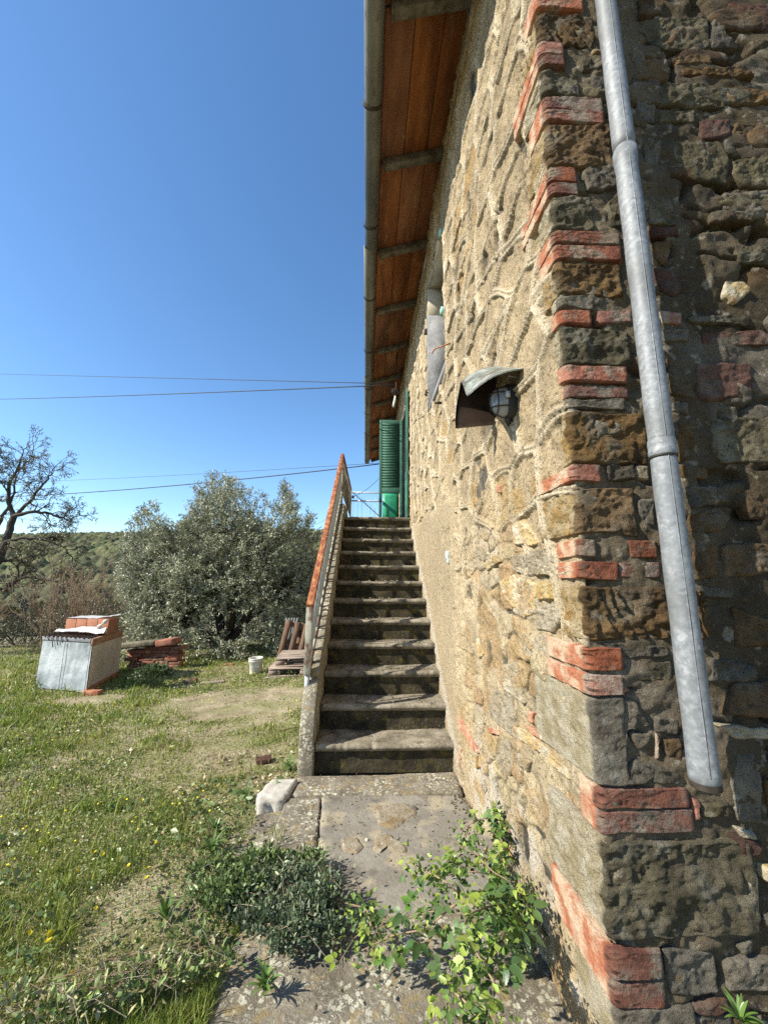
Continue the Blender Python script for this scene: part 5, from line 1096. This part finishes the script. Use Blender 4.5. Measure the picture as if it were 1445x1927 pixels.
# broad-leaved ground cover among the grass
def cover(n, d0, d1, seed, ls, cols, name, label, hz=.05):
    r_ = np.random.default_rng(seed); d = d0*np.exp(r_.uniform(0, 1, n)*math.log(d1/d0)); a = r_.uniform(R_(-52), R_(10), n); X, Y = d*np.sin(a), d*np.cos(a)
    k = ~paved(X, Y) & (fbm(X*1.9, Y*1.9, 0*X, 3, 60+seed) > -.05) & (r_.uniform(0, 1, n) > .9*dirt(X, Y)) & (Y > .9); X, Y, d = X[k], Y[k], d[k]; n = len(X)
    P = np.stack([X, Y, ground_z(X, Y)+r_.uniform(0.0, 1, n)**1.4*hz], -1); D = r_.normal(size=(n, 3)); D[:, 2] = np.abs(D[:, 2])*.35
    s = ls*r_.uniform(.6, 1.4, n)*np.clip(d/2.4, .7, 2.2); leafmesh(name, P, D, s, s*.6, cmix(n, cols, .2), M['leafcol'], None, .15, kind='stuff', label=label)
cover(90000, 1.15, 9, 5, .012, [(.14, .19, .045), (.21, .25, .07), (.11, .15, .045), (.25, .27, .09)], 'clover_cover', 'small round-leaved clover and chickweed in the grass')
cover(4000, 1.1, 3.4, 6, .035, [(.10, .16, .045), (.12, .17, .05), (.16, .2, .07)], 'broad_leaf_weeds', 'broader leaved weeds in the near meadow', .07)
cover(6000, 1.1, 4.5, 7, .022, [(.42, .33, .2), (.33, .24, .13), (.5, .42, .28)], 'leaf_litter', 'dry curled leaves lying between the weeds', .015)
# buttercups: seen as yellow flecks; the few near ones are separate
def flower_mesh(r=.013):
    V = [(0, 0, 0)]; F = []
    n = 10
    for i in range(n):
        a = i*2*PI/n; V += [(r*.35*math.cos(a-.28), r*.35*math.sin(a-.28), .001), (r*math.cos(a), r*math.sin(a), .004), (r*.35*math.cos(a+.28), r*.35*math.sin(a+.28), .001)]; F.append((0, 1+3*i, 2+3*i, 3+3*i))
    for i in range(n):
        a = (i+.5)*2*PI/n; V.append((r*.6*math.cos(a), r*.6*math.sin(a), .006))
    for i in range(n): F.append((0, 1+3*n+i, 1+3*n+(i+1) % n))
    return V, F
fv, ff = flower_mesh(); q = MB(); q.add(fv, ff); fm = mesh('flower_head', np.concatenate(q.v), [np.array(f) for f in q.f.values()], M['yellow'])
q = MB(); q.tube([(0, 0, 0), (.004, 0, -.04), (0, 0, -.08)], .0012, 4); sm_ = mesh('stalk', np.concatenate(q.v), [np.array(f) for f in q.f.values()], M['grasscol'])
at = sm_.color_attributes.new('Col', 'FLOAT_COLOR', 'POINT'); at.data.foreach_set('color', np.tile([.1, .15, .04, 1], len(sm_.vertices)).astype(np.float32))
FL = [(92, 1760, 'yellow flower highest of the pair at lower left of meadow', 1.5), (91, 1773, 'yellow flower just below its taller twin at lower left', 1.4), (134, 1834, 'single yellow flower at lower left near the bottom leaves', 1.), (56, 1757, 'small yellow flower left of the flower pair', .9), (180, 1604, 'upper yellow flower in the middle of near meadow', .9), (193, 1608, 'yellow flower right beside the upper meadow flower', 1.), (243, 1629, 'yellow flower left of the dry leaf patch', .9), (280, 1634, 'yellow flower right of the dry leaf patch', .9), (277, 1653, 'pale yellow flower below the dry leaf patch', 1.1), (292, 1587, 'yellow flower above the dry leaf patch', .8), (338, 1514, 'tiny yellow flower in mid meadow', .8), (388, 1500, 'yellow flower left of the white block', .8), (180, 1710, 'lone yellow flower between the near weeds', .8), (145, 1640, 'yellow flower at left of mid meadow', .8)]
for x, y, lb, sc in FL:
    p = onZ(x, y, -.03); z = float(ground_z(p[0], p[1])); p = onZ(x, y, z+.07)
    T = thing('yellow_flower', lb, 'flower', tuple(p), random.uniform(0, 6)); h = link('flower_head', fm, T); h.scale = (sc,)*3; h.rotation_euler = (-.5+random.uniform(-.3, .3), random.uniform(-.3, .3), 0); link('stalk', sm_, T)
n = 520; d = 2.9*np.exp(rng.uniform(0, 1, n)*math.log(9/2.9)); a = rng.uniform(R_(-48), R_(-4), n); X, Y = d*np.sin(a), d*np.cos(a); k = ~paved(X, Y) & (fbm(X*1.2, Y*1.2, 0*X, 2, 90) > -.05); X, Y = X[k], Y[k]; b = MB()
for x, y in zip(X, Y):
    r0 = .0045*random.uniform(.7, 1.4)*max(1, y/4); z = float(ground_z(x, y))+random.uniform(.05, .11); t = random.uniform(-.6, .1)
    V = [(x+r0*math.cos(a_), y+r0*math.sin(a_)*math.cos(t), z+r0*math.sin(a_)*math.sin(-t)) for a_ in np.arange(6)*PI/3]; b.add(V, [tuple(range(6))])
b.build('meadow_flowers', M['yellow'], kind='stuff', label='tiny yellow buttercups dotted through the meadow')

# ------------------------------------------------------------------ bramble by the wall
def leaflet(n=7, L=.045, w=.034, cup=.15, seed=0):
    """toothed leaflet along +X"""
    r = random.Random(seed); t = np.linspace(0, 1, n*2); V = []; 
    for s in (1, -1):
        for i, a in enumerate(t):
            ww = w/2*math.sin(PI*a**.75)**.8*(1 if i % 2 == 0 else .84); V.append((L*a, s*ww, -cup*L*(a*a)*.6+.22*ww))
    mid = [(L*a, 0, -cup*L*(a*a)*.6) for a in t]; m = len(t); V = V+mid; F = []
    for i in range(m-1): F.append((2*m+i, 2*m+i+1, i+1, i)); F.append((2*m+i, m+i, m+i+1, 2*m+i+1))
    return np.array(V), F
def rot(V, yaw, pitch=0, roll=0):
    return np.array((Matrix.Rotation(yaw, 3, 'Z') @ Matrix.Rotation(pitch, 3, 'Y') @ Matrix.Rotation(roll, 3, 'X'))) @ np.asarray(V).T
LV = []
BL = [mat('bramble_leaf', [(.3, (.07, .14, .028)), (.7, (.12, .21, .04))], 20, rough=.42, spec=.5, transl=.3, objrand=.3, bump=[(150, .4, .002)]),
      mat('young_bramble_leaf', [(.3, (.2, .28, .04)), (.7, (.32, .38, .07))], 20, rough=.42, spec=.5, transl=.35, objrand=.15, bump=[(150, .4, .002)]),
      mat('dark_bramble_leaf', [(.3, (.03, .07, .02)), (.7, (.06, .11, .03))], 20, rough=.35, spec=.6, transl=.15, objrand=.3, bump=[(150, .4, .002)])]
for v_ in range(4):
    q = MB()
    for yw, sc in ((0, 1.15), (1.15, .85), (-1.15, .85)):
        V, F = leaflet(seed=v_, cup=.1+.1*v_, L=.045+.004*v_); V = rot(V*sc, yw, .1+.1*v_, .15*v_*(1 if yw > 0 else -1)).T+np.array([.012*math.cos(yw), .012*math.sin(yw), 0]); q.add(V, F)
    q.tube([(-.02, 0, -.004), (.014, 0, 0)], .0009, 3, False)
    LV.append([mesh('leaf', np.concatenate(q.v), [np.array(f) for f in q.f.values()], m) for m in BL])
BRM = thing('bramble', 'arching bramble with fresh green toothed leaves at the foot of wall', 'plant', (.62, 1.9, 0))
def px(x, y, h): return onZ(x, y, h)
STEMS = [[(985, 1640, .03), (975, 1590, .16), (950, 1545, .26), (905, 1540, .30), (870, 1560, .27)], [(985, 1650, .03), (965, 1610, .2), (940, 1580, .26), (960, 1540, .3), (985, 1530, .3)],
 [(985, 1700, .03), (945, 1650, .22), (890, 1640, .27), (830, 1650, .24), (790, 1650, .2)], [(980, 1700, .03), (930, 1690, .24), (870, 1700, .27), (800, 1720, .22), (720, 1740, .15), (670, 1760, .11), (640, 1810, .09)],
 [(860, 1700, .27), (800, 1750, .2), (740, 1760, .14), (680, 1790, .1)], [(990, 1760, .03), (940, 1700, .28), (880, 1720, .32), (855, 1790, .31), (845, 1860, .3), (835, 1935, .3)], [(995, 1780, .03), (960, 1720, .25), (940, 1780, .3), (930, 1850, .32), (915, 1935, .33)],
 [(1000, 1760, .05), (985, 1690, .2), (960, 1660, .3), (925, 1640, .3), (890, 1600, .3)], [(870, 1690, .25), (840, 1660, .3), (800, 1640, .26), (770, 1620, .25)], [(930, 1850, .32), (900, 1800, .34), (880, 1760, .34)], [(940, 1760, .28), (985, 1720, .24), (1000, 1680, .22)],
 [(845, 1860, .3), (880, 1890, .32), (900, 1920, .33)], [(700, 1750, .15), (690, 1710, .14), (650, 1700, .12)], [(880, 1560, .27), (870, 1600, .26), (850, 1640, .24), (850, 1600, .25)]]
cnt = 0
for si, st in enumerate(STEMS):
    K = np.array([px(*p) for p in st]); t = np.linspace(0, len(K)-1, len(K)*6); P = np.stack([np.interp(t, np.arange(len(K)), K[:, c]) for c in range(3)], -1)
    for _ in range(3): P[1:-1] = (P[:-2]+2*P[1:-1]+P[2:])/4
    q = MB(); q.tube(P, np.linspace(.0035, .0016, len(P)), 6); q.build('stem', M['twig'], BRM, True)
    seg = np.linalg.norm(np.diff(P, axis=0), axis=1); tot = seg.sum(); nn = int(tot/.0225); cs = np.concatenate([[0], np.cumsum(seg)])
    for k in range(2, nn):
        if cnt >= 285: break
        f = k/nn*tot; p = np.array([np.interp(f, cs, P[:, c]) for c in range(3)]); tip = f/tot > .8
        y = 1 if (tip and random.random() < .75) or random.random() < .2 else (2 if random.random() < .3 else 0)
        o = link('leaf', LV[random.randrange(4)][y]); local(BRM, o)
        yaw = random.uniform(0, 2*PI); r_ = random.uniform(.0, .05); rad_ = np.array([math.cos(yaw)*r_, math.sin(yaw)*r_, random.uniform(-.05, .035)])
        p = p+rad_; p[0] = min(p[0], .655); sc = random.uniform(.55, 1.0)*(.7 if tip else 1)
        o.matrix_basis = Matrix.Translation(p) @ Matrix.Rotation(yaw, 4, 'Z') @ Matrix.Rotation(random.uniform(-.5, .7), 4, 'Y') @ Matrix.Rotation(random.uniform(-.5, .5), 4, 'X') @ Matrix.Scale(sc, 4); cnt += 1

SP = []
for st in STEMS:
    K = np.array([px(*p) for p in st]); t = rng.uniform(.3, len(K)-1, 75); SP.append(np.stack([np.interp(t, np.arange(len(K)), K[:, c]) for c in range(3)], -1))
SP = np.concatenate(SP)+rng.normal(size=(75*len(STEMS), 3))*[.028, .028, .03]; SP[:, 0] = np.minimum(SP[:, 0], .65); SP[:, 2] = np.maximum(SP[:, 2], .02); m_ = len(SP)
leafmesh('small_leaves', SP, rng.normal(size=(m_, 3))*[1, 1, .35], rng.uniform(.012, .032, m_), rng.uniform(.010, .022, m_), cmix(m_, [(.10, .17, .03), (.16, .24, .045), (.26, .33, .06), (.06, .11, .03)], .2), M['leafcol'], BRM, .3, kind='stuff')

# low evergreen cushion on the slabs and weeds at its left
def cushion(name, label, spots, n, ls, cols, hz, cat='plant', stalks=30, dry=12):
    c0 = onZ(*spots[0][:2], 0); T = thing(name, label, cat, (c0[0], c0[1], 0)); PP = []; DD = []
    for x, y, rx, ry, h in spots:
        c = onZ(x, y, 0.02); m = int(n*rx*ry/sum(s[2]*s[3] for s in spots)); d = rng.normal(size=(m, 3)); d /= np.linalg.norm(d, axis=1)[:, None]; d[:, 2] = np.abs(d[:, 2])
        lm = 1+.75*fbm(d[:, 0]*3.5+c[0]*5, d[:, 1]*3.5+c[1]*3, d[:, 2]*3.5, 3, 7); PP.append(c+d*np.array([rx, ry, h])*(lm*rng.uniform(.5, 1, m)**.45*np.where(rng.uniform(0, 1, m) < .22, rng.uniform(1.0, 1.55, m), 1))[:, None]); DD.append(d*.6+rng.normal(size=(m, 3))*.6+[0, 0, .4])
    P = np.concatenate(PP); D = np.concatenate(DD); m = len(P)
    leafmesh('foliage', P, D, rng.uniform(.7, 1.3, m)*ls, rng.uniform(.42, .65, m)*ls, cmix(m, cols, .25), M['leafcol'], T, .2, kind='stuff')
    q = MB()
    for k in range(stalks):
        i = random.randrange(m); c = onZ(*random.choice(spots)[:2], 0.0); q.tube([c+[random.uniform(-.05, .05), random.uniform(-.05, .05), 0], (c+P[i])/2+[0, 0, .02], P[i]], [.002, .0016, .001], 4, False)
    q.build('stems', M['twig'], T)
    q = MB()
    for k in range(dry):
        i = random.randrange(m); a = random.uniform(0, 2*PI); L = random.uniform(.08, .22); q.tube([P[i], P[i]+[L*.5*math.cos(a), L*.5*math.sin(a), .03], P[i]+[L*math.cos(a), L*math.sin(a), random.uniform(-.02, .05)]], .0012, 4, False)
    if dry: q.build('dry_stalks', M['pale'], T, kind='stuff')
    return T
DKG = [(.05, .08, .04), (.075, .11, .055), (.13, .16, .09), (.19, .22, .14)]
cushion('evergreen_cushion', 'dark small-leaved evergreen cushion spreading over the slabs', [(575, 1745, .12, .11, .08), (510, 1735, .12, .10, .065), (605, 1705, .10, .08, .10), (545, 1670, .17, .09, .07), (455, 1700, .10, .07, .05), (620, 1760, .05, .06, .05), (540, 1785, .07, .04, .04), (480, 1660, .08, .05, .04)], 5200, .022, DKG+[(.10, .15, .07), (.16, .2, .1)], .15, dry=26)
cushion('pale_green_creeper', 'paler trailing creeper on the slab left of evergreen cushion', [(430, 1690, .14, .1, .08), (490, 1635, .14, .08, .07), (400, 1650, .1, .08, .06), (580, 1630, .08, .05, .06)], 2800, .026, [(.13, .19, .06), (.18, .23, .08), (.1, .15, .05)], .1)
cushion('nettle_patch', 'nettle-like weeds at the bottom left corner below the slabs', [(300, 1840, .12, .07, .05), (120, 1915, .10, .05, .06), (20, 1905, .08, .05, .07), (350, 1770, .09, .05, .04), (410, 1815, .07, .04, .03), (215, 1870, .08, .05, .04)], 1000, .027, [(.12, .19, .05), (.19, .26, .08), (.28, .32, .13), (.34, .3, .16)], .1, dry=60)
cushion('weed_clump', 'leafy weeds growing at the foot of the brick stack', [(290, 1275, .24, .12, .16)], 1300, .045, [(.08, .12, .05), (.12, .16, .07), (.06, .09, .04)], .1, dry=4)
# rosettes with separate long leaves
def blade_mesh(L, w, bend, m):
    n = 7; V = []; 
    for i in range(n+1):
        a = i/n; ww = w/2*math.sin(PI*min(1, a*.9+.08))**.7*(1-.0*a); z = bend*L*(a-1.1*a*a); V += [(L*a, -ww, z+.15*ww), (L*a, 0, z-.1*ww), (L*a, ww, z+.15*ww)]
    F = []
    for i in range(n): F += [(3*i, 3*i+3, 3*i+4, 3*i+1), (3*i+1, 3*i+4, 3*i+5, 3*i+2)]
    return mesh('leaf', np.array(V), np.array(F), m, True)
RG = mat('rosette_leaf', [(.3, (.08, .15, .03)), (.7, (.13, .22, .05))], 20, rough=.4, spec=.5, transl=.25, objrand=.25)
RM = [blade_mesh(.10, .02, .35, RG), blade_mesh(.12, .017, .6, RG), blade_mesh(.08, .022, .2, RG)]
for x, y, z, n, sc, el, lb in [(498, 1868, -.01, 30, .62, .9, 'upright green rosette growing from the front slab crack'), (398, 1612, -.05, 22, 1.0, .8, 'long-leaved green rosette left of the lichen slab'), (462, 1512, -.05, 20, .95, .8, 'green rosette beside the white block'), (545, 1452, -.04, 20, .9, .7, 'green tuft at the foot of the string wall'), (405, 1575, -.06, 14, .9, .9, 'upper leafy tuft behind the long-leaved rosette'),
                                (310, 1750, -.06, 14, 1.0, 1.1, 'narrow-leaved upright plant near the dark slab')]:
    p = onZ(x, y, z); p[2] = z if z > -.02 else float(ground_z(p[0], p[1])); T = thing('leaf_rosette', lb, 'plant', tuple(p))
    for k in range(n):
        o = link('leaf', RM[k % 3], T); t = k/n; o.matrix_basis = Matrix.Translation((0, 0, .0+.03*t)) @ Matrix.Rotation(k*2.4, 4, 'Z') @ Matrix.Rotation(-(el*(.35+.9*t)), 4, 'Y') @ Matrix.Scale(sc*random.uniform(.7, 1.1), 4)
p = onY(1395, 1925, YC-.04); T = thing('wall_weed', 'small green weed at the foot of the gable, bottom right corner', 'plant', tuple(p))
for k in range(22): o = link('leaf', RM[k % 3], T); o.matrix_basis = Matrix.Translation((0, 0, .0)) @ Matrix.Rotation(k*2.4, 4, 'Z') @ Matrix.Rotation(-random.uniform(.2, 1.2), 4, 'Y') @ Matrix.Scale(random.uniform(.35, .6), 4)
# thin grass tufts in the slab joints
for x, y, lb in [(520, 1590, 'thin grass tuft in joint between lichen slabs'), (608, 1690, 'grass blades rising through the evergreen cushion'), (470, 1560, 'thin grass tuft at outer edge of lichen slab')]:
    p = onZ(x, y, 0); T = thing('grass_tuft', lb, 'grass', tuple(p)); n = 26; X = p[0]+rng.normal(size=n)*.015; Y = p[1]+rng.normal(size=n)*.05
    D = rng.normal(size=(n, 3))*.25+[0, 0, 1]; leafmesh('blades', np.stack([X, Y, 0*X], -1), D, rng.uniform(.06, .15, n), .004, cmix(n, [(.14, .19, .05), (.3, .29, .12)]), M['grasscol'], T, 0, kind='stuff')
